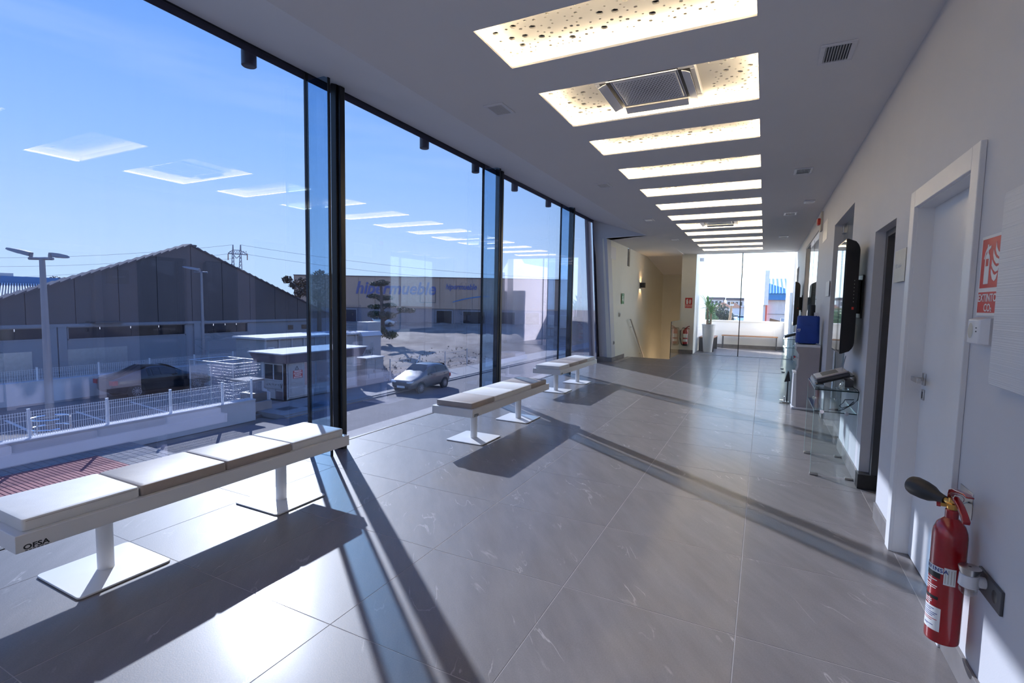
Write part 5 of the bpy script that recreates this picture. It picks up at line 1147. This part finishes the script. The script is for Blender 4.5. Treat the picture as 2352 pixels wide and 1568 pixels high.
# ---- vehicles
def vehicle(name, lab, kind, paint, loc, rz, group=None, plate=None):
    t = thing(name, lab, 'car' if kind != 'van' else 'van', loc, group, rz)
    if kind == 'hatch':
        S = [(0.0,.30,.60,.63,.60,.50),(0.10,.22,.68,.73,.74,.62),(0.55,.20,.80,.86,.81,.70),(0.95,.20,.89,.97,.83,.72),(1.75,.20,.95,1.47,.84,.60),(2.55,.20,.98,1.50,.84,.58),(3.30,.22,1.00,1.40,.82,.56),(3.62,.28,.98,1.06,.77,.62),(3.72,.36,.78,.84,.68,.58)]
        ws0, ws1, rw0, rw1, axles, r = 3, 4, 6, 7, (0.72, 2.98), 0.30
    elif kind == 'sedan':
        S = [(0.0,.30,.56,.60,.62,.50),(0.12,.22,.66,.70,.80,.68),(0.8,.20,.78,.84,.88,.76),(1.35,.20,.88,.94,.90,.76),(2.15,.20,.92,1.40,.90,.60),(3.0,.20,.94,1.43,.90,.58),(3.75,.22,.96,1.12,.89,.62),(4.35,.26,.94,.98,.86,.70),(4.60,.34,.86,.90,.76,.66)]
        ws0, ws1, rw0, rw1, axles, r = 3, 4, 5, 6, (0.92, 3.66), 0.32
    else:
        S = [(0.0,.32,.66,.72,.66,.56),(0.12,.24,.80,.86,.82,.70),(0.75,.22,1.0,1.08,.88,.76),(1.05,.22,1.06,1.14,.89,.76),(1.65,.22,1.1,1.80,.90,.68),(2.8,.22,1.1,1.86,.90,.68),(4.1,.24,1.1,1.82,.89,.68),(4.25,.28,1.08,1.70,.87,.67),(4.32,.34,1.0,1.55,.84,.64)]
        ws0, ws1, rw0, rw1, axles, r = 3, 4, 7, 8, (0.85, 3.45), 0.32
    rings = []
    for (y, zb, zs, zr, ws, wr) in S:
        h = [(0.0, zb), (ws*.85, zb), (ws*.97, zb+.12), (ws, zb+(zs-zb)*.55), (ws*.965, zs), (wr+(ws*.965-wr)*.12, zs+(zr-zs)*.86), (wr*.82, zr), (0.0, zr+.015)]
        rings.append([(x, y, z) for x, z in h]+[(-x, y, z) for x, z in h[-2:0:-1]])
    b = MB().loft(rings).build('body', paint, t, local=True)
    md = b.modifiers.new('smooth', 'SUBSURF'); md.levels = md.render_levels = 2
    def at_(y):
        for a, c in zip(S, S[1:]):
            if a[0] <= y <= c[0]:
                f = (y-a[0])/(c[0]-a[0]); return [p+(q-p)*f for p, q in zip(a, c)]
        return S[-1]
    def side_pt(sg, y, f):   # f: 0 at the shoulder .. 1 at the roof edge
        _, zb, zs, zr, ws, wr = at_(y); x0_, x1_ = ws*.965, wr+(ws*.965-wr)*.12
        return (sg*(x0_+(x1_-x0_)*f+0.004), y, zs+(zr-zs)*.86*f)
    roofy = [s_[0] for s_ in S if s_[3]-s_[2] > 0.35]; ya, yb_ = S[ws0][0]+0.35, S[rw1][0]-0.1
    cuts = [ya+0.1, roofy[0]+0.45, roofy[-1]-0.1 if kind != 'sedan' else roofy[-1]-0.05, min(yb_, S[rw0][0]+0.15)] if kind != 'van' else [ya, 2.2, 3.1, 4.05]
    for sg in (-1, 1):
        for a, c in zip(cuts, cuts[1:]):
            n = 4; lo = [side_pt(sg, a+0.03+(c-a-0.06)*k/n, 0.10) for k in range(n+1)]; hi = [side_pt(sg, a+0.03+(c-a-0.06)*k/n, 0.92) for k in range(n+1)]
            MB().add(lo+hi, [(k, k+1, n+2+k, n+1+k) for k in range(n)]).build('window', 'carglass', t, local=True)
        mi = side_pt(sg, ya+0.25, 0.1); MB().ball((mi[0]+sg*0.10, mi[1], mi[2]+0.03), 0.085, 10, 6, (1, 0.6, 0.75)).build('wing_mirror', paint, t, local=True)
        for y in ((ya+cuts[1])/2+0.2, cuts[1]+0.7): q = side_pt(sg, min(y, S[-2][0]), 0); MB().box(q[0]-0.01, q[0]+0.015, y, y+0.16, q[2]-0.13, q[2]-0.10).build('door_handle', paint, t, local=True)
    def cross(i, j, nm, e):
        A, B = S[i], S[j]; pts = []
        for f in (0.06, 0.35, 0.65, 0.94):
            y = A[0]+(B[0]-A[0])*f; z = A[3]+(B[3]-A[3])*f+e; w_ = (A[5]+(B[5]-A[5])*f)*0.90
            pts += [(-w_, y, z), (0, y, z+0.02), (w_, y, z)]
        MB().add(pts, [(3*k+q, 3*k+q+1, 3*k+q+4, 3*k+q+3) for k in range(3) for q in range(2)]).build(nm, 'carglass', t, local=True)
    cross(ws0, ws1, 'windscreen', 0.0); cross(rw0, rw1, 'rear_window', 0.0)
    for sg in (-1, 1):
        MB().loft([[(sg*a, y, z) for a, z in ((S[1][4]*.45, S[1][2]-.10), (S[1][4]*.93, S[1][2]-.06), (S[1][4]*.95, S[1][2]+.04), (S[1][4]*.5, S[1][2]-.02))] for y in (0.02, 0.30)]).build('headlight', 'lens', t, local=True)
        e_ = S[-1]; MB().box(*sorted((sg*e_[4]*.70, sg*(e_[4]*1.12))), e_[0]-0.22, e_[0]-0.02, e_[2]-.18, e_[2]+.02).build('tail_light', 'tail', t, local=True)
        for y in axles:
            wx = sg*(max(s_[4] for s_ in S)-0.10)
            MB().lathe([(r*1.16, -0.02*sg), (r*1.16, 0.085*sg)], (wx, y, r), 24, 'x').build('wheel_arch', 'tyre', t, local=True)
            wl = MB().lathe([(r*.62, -0.09*sg), (r*.94, -0.10*sg), (r, -0.06*sg), (r, 0.06*sg), (r*.94, 0.105*sg), (r*.66, 0.108*sg)], (wx, y, r), 24, 'x').build('wheel', 'tyre', t, local=True)
            m = MB().lathe([(r*.66, 0.098*sg), (r*.62, 0.112*sg), (r*.56, 0.100*sg)], (wx, y, r), 24, 'x')
            for k in range(10 if kind != 'van' else 5):
                a = 2*pi*k/(10 if kind != 'van' else 5); c_, s_ = cos(a), sin(a); pr_ = Vector((0, -s_, c_))*0.022
                P1 = Vector((wx+0.112*sg, y+c_*r*.1, r+s_*r*.1)); P2 = Vector((wx+0.112*sg, y+c_*r*.62, r+s_*r*.62)); m.prism([P1-pr_, P2-pr_*0.7, P2+pr_*0.7, P1+pr_], (-0.02*sg, 0, 0))
            m.lathe([(r*.14, 0.1*sg), (r*.14, 0.122*sg), (r*.06, 0.126*sg)], (wx, y, r), 12, 'x').build('rim', 'rim', wl, local=True)
    MB().box(-0.45, 0.45, -0.012, 0.05, 0.30, 0.42).build('grille', 'gasket', t, local=True); p = MB().box(-0.26, 0.26, -0.024, -0.012, 0.33, 0.44).build('number_plate', 'signwhite', t, local=True)
    return t
vehicle('car', 'grey compact hatchback parked facing the camera at the far kerb', 'hatch', 'carGrey', (-16.15, 17.55, GZ), 0); bpy.data.objects['car'].scale = (0.93, 0.93, 0.93)
vehicle('car', 'black sedan parked in the warehouse shade behind the mesh fence', 'sedan', 'carBlack', (-26.4, 13.95, GZ), pi)

# ---- dry field rising to the ochre building
m = MB(); nx, ny = 44, 40; vs = []; rf = random.Random(5)
for j in range(ny+1):
    for i in range(nx+1):
        x = -18.9-62*i/nx*(0.25+0.75*i/nx); y = 18.5+62*(j/ny)
        dep = 0.4474*(-x)+0.8943*(y+2.356)
        z = GZ+0.06+min(1, (-18.9-x)/3.5)*max(0, dep-29)*0.062+(rf.uniform(-0.10, 0.10) if 0 < i < nx else 0)
        vs.append((x, y, min(z, -0.9)))
m.add(vs, [(j*(nx+1)+i, j*(nx+1)+i+1, (j+1)*(nx+1)+i+1, (j+1)*(nx+1)+i) for j in range(ny) for i in range(nx)])
fld = struct(m.build('terrain_field', 'field'))
m = MB(); rs = random.Random(21)
for k in range(380):
    x, y = -19.3-rs.random()**2*5, 20.3+rs.random()*13; h = rs.uniform(0.05, 0.15)
    for q in range(5):
        a = rs.uniform(0, 2*pi); s_ = rs.uniform(0.04, 0.16); zz = GZ+0.05+max(0, 0.4474*(-x)+0.8943*(y+2.356)-29)*0.062*min(1, (-18.9-x)/3.5)
        m.add([(x-0.02, y, zz), (x+0.02, y, zz), (x+s_*cos(a), y+s_*sin(a), zz+h)], [(0,1,2)])
o = m.build('dry_grass', 'scrub', smooth=False, fix=False); o['kind'] = 'stuff'; tag(o, 'dry tufted grass along the edge of the field behind the hatchback', 'grass')
t = thing('wire_fence', 'low wire fence with pale posts along the edge of the dry field', 'fence', (-19.0, 23, GZ))
for y in (20.2, 23.0, 25.8, 28.6): MB().tube([(-19.1, y, GZ), (-19.1, y, -1.85)], 0.035, 8).build('post', 'galv', t)
for z in (-2.0, -2.4, -2.8): MB().tube([(-19.1, 20.2, z), (-19.1, 28.6, z)], 0.006, 4).build('wire', 'galv', t)
MB().tube([(-19.1, 23.0, -1.95), (-19.1, 21.9, GZ)], 0.02, 6).build('brace', 'galv', t)

ob = thing('furniture_store', 'long ochre store building with blue lettering beyond the dry field', 'building', tuple(lat(68, -10, -1.6)))
q0, q1 = lat(62.2, -27, 0), lat(62.2, 6, 0); dv = (q1-q0).normalized(); nv = Vector((-dv.y, dv.x, 0))   # nv points away from the road
def ow(l, z, o_=0.0): return lat(62, l, z)-nv*o_
def slab(l0, l1, z0, z1, o0, th, nm, m_, par=None): return MB().prism([ow(l0, z0, o0), ow(l1, z0, o0), ow(l1, z1, o0), ow(l0, z1, o0)], nv*th).build(nm, m_, par or ob, smooth=False)
slab(-27, 7, -2.2, 4.42, -0.1, 14, 'body', 'ochrelow')
n = 17
for k in range(n): slab(-27+k*2+0.015, -27+(k+1)*2-0.015, 0.65, 4.42, 0.03, 0.13, 'cladding_panel', 'ochre')
slab(-27, 7, 4.42, 4.52, 0.12, 14.2, 'parapet', 'rooftile')
for l0, l1, z0, z1 in ((-21.5, -19.2, -1.7, 0.45), (-9.5, -7.4, -1.5, 0.5), (-6.2, -3.3, -1.4, 0.45), (-2.0, 0.4, -1.4, 0.45), (1.5, 3.4, -1.4, 0.45)):
    wi = slab(l0, l1, z0, z1, 0.06, 0.15, 'window', 'lamp'); slab(l0+0.12, l1-0.12, z0+0.1, z1-0.1, 0.08, 0.03, 'pane', 'darkpane', wi)
ht = MB()
for (l0, l1, z0, z1) in ((-11.45, -9.5, 1.35, 1.42), (-11.45, -9.5, 3.12, 3.19), (-11.45, -11.38, 1.35, 3.19), (-9.57, -9.5, 1.35, 3.19)): ht.prism([ow(l0, z0, 0.06), ow(l1, z0, 0.06), ow(l1, z1, 0.06), ow(l0, z1, 0.06)], nv*0.05)
ht.build('hatch_frame', 'anthracite', ob, smooth=False)
text('lettering', 'hipermueble', 2.1, ow(-14.5, 3.0, 0.05), ob, 'bluetext', dv, (0,0,1), shear=0.25, bold=0.05, depth=0.02, sx=0.93); text('lettering', 'hipermueble', 0.95, ow(-6.4, 3.35, 0.05), ob, 'bluetext', dv, (0,0,1), shear=0.25, bold=0.02, depth=0.02, sx=0.8)
sw = MB().prism([ow(-7.4+0.5*k, 1.55+0.9*(1-((k-10)/10.0)**2)*0.9 if k <= 10 else 2.36, 0.06) for k in range(10)]+[ow(-7.4+0.5*k, 1.42+0.9*(1-((k-10)/10.0)**2)*0.9, 0.06) for k in range(9, -1, -1)], nv*0.04); sw.build('swoosh', 'bluesheet', ob, smooth=False)
v_ = lat(57.5, -13.4, -1.36); vehicle('van', 'small silver van parked beyond the dry field by the store', 'van', 'carSilver', tuple(v_), pi/2+YAW).scale = (0.62, 0.6, 0.62)

# ---- trees
def leaf_cloud(blobs, n, size, rnd):
    m = MB()
    for k in range(n):
        c_, r_ = blobs[k % len(blobs)]; d = Vector((rnd.gauss(0,1), rnd.gauss(0,1), rnd.gauss(0,1))).normalized()*(rnd.random()**0.45)
        p = Vector(c_)+Vector((d.x*r_[0], d.y*r_[1], d.z*r_[2])); u = Vector((rnd.gauss(0,1), rnd.gauss(0,1), rnd.gauss(0,1))).normalized(); w_ = u.orthogonal().normalized(); s_ = size*rnd.uniform(0.6, 1.3)
        m.add([p-u*s_, p+w_*s_*0.5, p+u*s_, p-w_*s_*0.5], [(0,1,2,3)])
    return m
def tree(lab, base, blobs, trunk, limbs, m_, n, size, seed, group=None):
    t = thing('tree', lab, 'tree', tuple(base), group); rnd = random.Random(seed)
    MB().tube(trunk, [0.20, 0.15, 0.10][:len(trunk)] if len(trunk) <= 3 else 0.12, 8).build('trunk', 'bark', t)
    for l in limbs: MB().tube(l, 0.07, 6).build('limb', 'bark', t)
    leaf_cloud(blobs, n, size, rnd).build('foliage', m_, t, smooth=False, fix=False)['kind'] = 'stuff'
    return t
def dp(px, py, d):   # point along the camera ray through a pixel, at a chosen depth
    return Vector((0.042, -2.356, 1.454))+d*(FW+RT*((px-1176)/1150.16)-UP*((py-784)/1150.16))
b0 = dp(733, 700, 36); rt = random.Random(2); bl = []
for px, py, r_ in ((660,642,.5),(675,655,.5),(693,648,.6),(705,665,.8),(720,640,.7),(735,630,.6),(745,655,.9),(760,640,.8),(690,672,.6),(725,680,1.0),(770,665,1.0),(750,690,1.0)): bl.append((dp(px, py, 36+rt.uniform(-0.8, 0.8)), (r_*0.75, r_*0.75, r_*0.6)))
tree('dark leafy tree above the right slope of the warehouse roof', (b0.x, b0.y, GZ), bl, [(b0.x, b0.y, GZ), (b0.x, b0.y, 0.2), tuple(dp(733, 665, 36))], [[tuple(dp(733, 690, 36)), tuple(dp(700, 660, 36))], [tuple(dp(733, 690, 36)), tuple(dp(665, 646, 36))], [tuple(dp(733, 690, 36)), tuple(dp(762, 650, 36))]], 'leafbrown', 2600, 0.085, 1)
b0 = dp(880, 748, 45); bl = []
for px, py, rx, rz in ((868,652,.75,.22),(880,649,.6,.25),(857,680,.55,.2),(885,684,.75,.24),(862,704,.7,.22),(895,701,.65,.22),(862,722,.7,.35),(890,724,.8,.35),(926,711,.55,.26),(942,713,.45,.22)): bl.append((dp(px, py, 45+rt.uniform(-0.7, 0.7)), (rx, rx, rz)))
tree('cloud-pruned tree with flat foliage pads standing in the dry field', (b0.x, b0.y, b0.z-0.5), bl, [(b0.x, b0.y, b0.z-0.5), tuple(dp(878, 715, 45)), tuple(dp(875, 655, 45))], [[tuple(dp(880, 738, 45)), tuple(dp(905, 722, 45)), tuple(dp(930, 714, 45))], [tuple(dp(878, 712, 45)), tuple(dp(892, 702, 45))], [tuple(dp(877, 695, 45)), tuple(dp(862, 682, 45))]], 'leafdark', 5200, 0.085, 3)
b0 = dp(880, 762, 43); tag(leaf_cloud([((b0.x-0.4, b0.y, b0.z), (0.8, 0.6, 0.5)), ((b0.x+0.6, b0.y+0.3, b0.z-0.25), (0.7, 0.5, 0.35))], 900, 0.10, random.Random(9)).build('bush', 'scrub2', at=(b0.x, b0.y, b0.z-0.6), smooth=False, fix=False), 'dry yellowish bush at the foot of the cloud-pruned tree', 'bush')
b0 = dp(140, 650, 76); tree('small yellow-leaved tree peeking over the warehouse roof at far left', (b0.x, b0.y, GZ), [(dp(x_, y_, 76), (0.9, 0.9, 0.45)) for x_, y_ in ((128,641),(140,645),(150,643),(160,648),(146,652))], [(b0.x, b0.y, GZ), tuple(dp(140, 655, 76))], [[tuple(dp(140, 655, 76)), tuple(dp(121, 634, 76))]], 'leafyellow', 700, 0.13, 5)

# ---- power line tower
t = thing('pylon', 'twin-legged lattice power pylon above the warehouse roof', 'pylon', tuple(lat(150, -82, GZ)))
def P(px, py): return dp(px, py, 150)
m = MB()
for cx_ in (535, 552.5):
    A = [P(cx_-4.5, 640), P(cx_+4.5, 640)]; B = [P(cx_-0.4, 562), P(cx_+0.4, 562)]
    for s_ in (0, 1): m.tube([A[s_], B[s_]], 0.12, 4)
    for k in range(9):
        f0, f1 = k/9, (k+1)/9; m.tube([A[0].lerp(B[0], f0), A[1].lerp(B[1], f1)], 0.07, 4); m.tube([A[1].lerp(B[1], f0), A[0].lerp(B[0], f1)], 0.07, 4)
m.build('lattice_leg', 'lamp', t)
m = MB(); m.tube([P(524, 582), P(568, 585)], 0.14, 4); m.tube([P(524, 581), P(535, 574), P(552.5, 575), P(568, 584)], 0.10, 4)
for k in range(8): x = 526+k*5.2; m.tube([P(x, 582), P(x+2.6, 576)], 0.06, 4); m.tube([P(x+2.6, 576), P(x+5.2, 583)], 0.06, 4)
m.tube([P(537, 586), P(544, 593), P(551, 586)], 0.12, 4); m.build('crossarm', 'lamp', t)
m = MB()
for x in (524, 568): m.tube([P(x, 583), P(x, 597)], 0.16, 4)
m.build('insulator', 'terracotta', t)
for k, (xa, ya_, xb_, yb_) in enumerate(((524, 583, -150, 610), (568, 584, 1300, 655), (535, 562, -150, 590), (552, 562, 1300, 640), (544, 592, -150, 640))):
    p, q = P(xa, ya_), P(xb_, yb_); MB().tube([p.lerp(q, i/12)-Vector((0,0,3.0*4*(i/12)*(1-i/12)*0.5)) for i in range(13)], 0.035, 4).build('power_line', 'lamp', t)

# ------------------------------------------------------------------ town beyond the terrace
t = thing('billboard', 'tall blank white billboard structure seen through the far glass', 'billboard', (-0.55, 29, GZ))
MB().prism([(0.02,24,1.67),(-1.15,34,1.67),(-1.15,34,3.17),(0.02,24,3.17)], (0.16,0,0)).build('board', 'render', t, smooth=False); MB().prism([(0.02,24,1.60),(-1.15,34,1.60),(-1.15,34,1.67),(0.02,24,1.67)], (0.22,0,0)).build('bottom_rail', 'galv', t, smooth=False)
MB().prism([(0.0,24.2,GZ),(-1.12,34,GZ),(-1.12,34,1.6),(0.0,24.2,1.6)], (0.10,0,0)).build('lower_wall', 'render', t, smooth=False); MB().box(0.02,0.2,23.9,24.05,1.6,3.2).build('end_post', 'galv', t, smooth=False)
t = thing('shed_building', 'pale building with blue metal roof and fascia and a red corner post, beyond the terrace', 'building', (1.2, 48, GZ))
box(0.0, 2.3, 40.2, 58, GZ, 2.1).build('walls', 'pinkwall', t, smooth=False); box(-0.05, 2.4, 39.9, 58.1, 2.08, 2.56).build('fascia', 'bluesheet', t, smooth=False)
rf = MB(); E = [(-0.05,39.8,2.56),(2.4,39.8,2.56),(2.4,58,2.56),(-0.05,58,2.56)]; Rg = [(0.0,44,3.6),(0.0,52,3.6)]
rf.add(E+Rg, [(0,1,4),(1,2,5,4),(2,3,5),(3,0,4,5),(0,3,2,1)]); hr = rf.build('roof', 'bluesheet', t, smooth=False)
sm = MB()
for k in range(12):
    x = 0.05+0.2*k; f = max(0.02, min(1, (2.4-x)/2.4)); sm.tube([(x, 39.78, 2.58), (x, 39.8+4.2*f, 2.60+1.04*f)], 0.022, 4)
sm.build('roof_seam', 'bluesheet', hr); box(-0.05, 0.24, 39.7, 39.95, GZ, 2.08).build('corner_post', 'redpost', t, smooth=False)
for z in (0.0, 1.0): box(0.3, 2.3, 40.17, 40.2, z, z+0.03).build('wall_joint', 'ochrelow', t, smooth=False)
t = thing('ribbed_hall', 'white hall with ribbed metal roof rising behind the blue roofed building', 'hall', (3, 75, GZ))
box(0.2, 6, 66, 85, GZ, 3.6).build('walls', 'render', t, smooth=False); MB().prism([(0.1,65,3.4),(6,65,3.4),(6,75,5.35),(0.1,75,5.35)], (0,0,0.15)).build('roof', 'roofmetal', t, smooth=False)
sm = MB()
for k in range(12): sm.prism([(0.15+0.48*k,64.9,3.5),(0.35+0.48*k,64.9,3.5),(0.35+0.48*k,75,5.5),(0.15+0.48*k,75,5.5)], (0,0,0.14))
sm.build('roof_rib', 'render', t, smooth=False)
t = thing('wood_stack', 'stack of orange brown boards and pale box on a roof just above the parapet', 'stack', (0.8, 33, 0.6)); 
box(0.35, 1.5, 32, 33, GZ, 0.62).build('flat_roof_box', 'pinkwall', t, smooth=False); MB().prism([(0.38,32.2,0.66),(0.95,32.2,0.62),(0.95,32.2,0.70),(0.40,32.2,0.84)], (0,0.6,0)).build('board', 'wood', t, smooth=False); box(1.0, 1.42, 32.2, 32.9, 0.62, 0.86).build('box', 'render', t, smooth=False)
for k, (x, y, w_, d, h, ml) in enumerate(((-5.9, 122, 2.6, 6, 4.6, 'render'), (-2.9, 128, 2.8, 6, 4.6, 'pinkwall'), (-9.2, 134, 3.4, 6, 4.8, 'pinkwall'), (-13.6, 138, 3.4, 6, 4.6, 'render'))):
    t = thing('house', ('white house with terracotta roof beside the wooden pole', 'pink house half hidden behind the blank white billboard', 'pink house with tiled roof beyond the parked cars', 'white house with tiled roof at the end of the far street')[k], 'house', (x, y, GZ), 'houses beyond the terrace')
    box(x-w_/2, x+w_/2, y, y+d, GZ, GZ+h).build('walls', ml, t, smooth=False); MB().prism([(x-w_/2-0.2,y-0.2,GZ+h),(x+w_/2+0.2,y-0.2,GZ+h),(x,y-0.2,GZ+h+1.2)], (0,d+0.4,0)).build('roof', 'terracotta', t, smooth=False)
    for q in (-0.7, 0.5):
        wi = box(x+q-0.35, x+q+0.35, y-0.03, y, GZ+1.0, GZ+2.2).build('window', 'render', t, smooth=False); box(x+q-0.28, x+q+0.28, y-0.04, y-0.03, GZ+1.07, GZ+2.13).build('pane', 'darkpane', wi, smooth=False)
t = thing('utility_pole', 'leaning wooden utility pole beyond the terrace', 'pole', (-2.75, 45, GZ)); MB().tube([(-2.78, 45, GZ), (-2.47, 45, 1.95)], [0.14, 0.10], 10).build('post', 'cane', t); MB().box(-2.6, -2.3, 44.9, 45.0, 1.6, 1.75).build('junction_box', 'galv', t)
for k, (x, y, w_, h) in enumerate(((-17.0, 205, 6, 7.6), (-9.8, 205, 6, 7.4), (-3.5, 205, 4, 6.6), (-24.0, 205, 5, 7.9))):
    t = thing('apartment_block', ('distant pale apartment block left of the yucca crown', 'distant grey roofed block on the skyline above the big green tree', 'low distant block near the glass mullion', 'farthest left pale block on the skyline')[k], 'building', (x, y, GZ), 'blocks on the far skyline')
    box(x-w_/2, x+w_/2, y, y+6, GZ, GZ+h).build('walls', 'pinkwall', t, smooth=False); box(x-w_/2-0.3, x+w_/2+0.3, y-0.3, y+6.3, GZ+h, GZ+h+0.9).build('roof', 'rooftile', t, smooth=False)
    for q in range(int(w_/1.4)): wi = box(x-w_/2+0.4+1.4*q, x-w_/2+1.2+1.4*q, y-0.05, y, GZ+h-2.0, GZ+h-0.6).build('window', 'darkpane', t, smooth=False)
tree('broad green tree beyond the terrace behind the yucca', (-6.6, 84, GZ), [((-7.6,84,0.3),(1.5,1.5,1.3)),((-6.2,83.5,0.7),(1.5,1.4,1.5)),((-5.2,84,-0.2),(1.2,1.2,1.2))], [(-6.6,84,GZ),(-6.6,84,-1.0)], [], 'leafdark', 2600, 0.16, 12)
tree('light green tree left of the broad dark tree beyond the terrace', (-7.2, 72, GZ), [((-7.2,72,0.4),(1.3,1.2,1.5)),((-6.4,72,-0.4),(1.0,1.0,1.0))], [(-7.2,72,GZ),(-7.2,72,-0.8)], [], 'leafgreen', 1500, 0.14, 13)
tag(leaf_cloud([((-1.75, 60, -0.9), (0.35, 0.4, 0.5))], 260, 0.10, random.Random(14)).build('bush', 'leafyellow', at=(-1.75, 60, -1.5), smooth=False, fix=False), 'round yellow flowering bush beside the wooden pole', 'bush')
for k, (x, y, p, rz) in enumerate(((-8.6, 97, 'carWhite', 0.2), (-6.5, 99, 'carBlue', 0.1), (-5.2, 106, 'carWhite', -0.1), (-3.6, 98, 'carSilver', 0.0), (-8.0, 110, 'carSilver', 0.1), (-5.6, 115, 'carWhite', 0.0))):
    vehicle('car', ('white car farthest left in the street beyond the terrace', 'blue car in the street beyond the terrace', 'white car in the middle of the street beyond the terrace', 'silver car nearest the wooden pole', 'silver car behind the blue one in the far street', 'white car farthest up the street beyond the terrace')[k], 'hatch', p, (x, y, GZ+1.7), rz, 'cars in the street beyond the terrace')
struct(box(-30, 30, 90, 160, GZ-0.1, GZ+1.7).build('street_far', 'concrete', smooth=False))

# lettering outlines become plain meshes
dg = bpy.context.evaluated_depsgraph_get()
for o in TEXTS:
    me = bpy.data.meshes.new_from_object(o.evaluated_get(dg)); n = bpy.data.objects.new('lettering_mesh', me)
    nm = o.name.split('.')[0]; par = o.parent; mb_ = o.matrix_basis.copy(); kids = list(o.children)
    bpy.data.objects.remove(o); n.name = nm; COL.objects.link(n); n.parent = par; n.matrix_basis = mb_
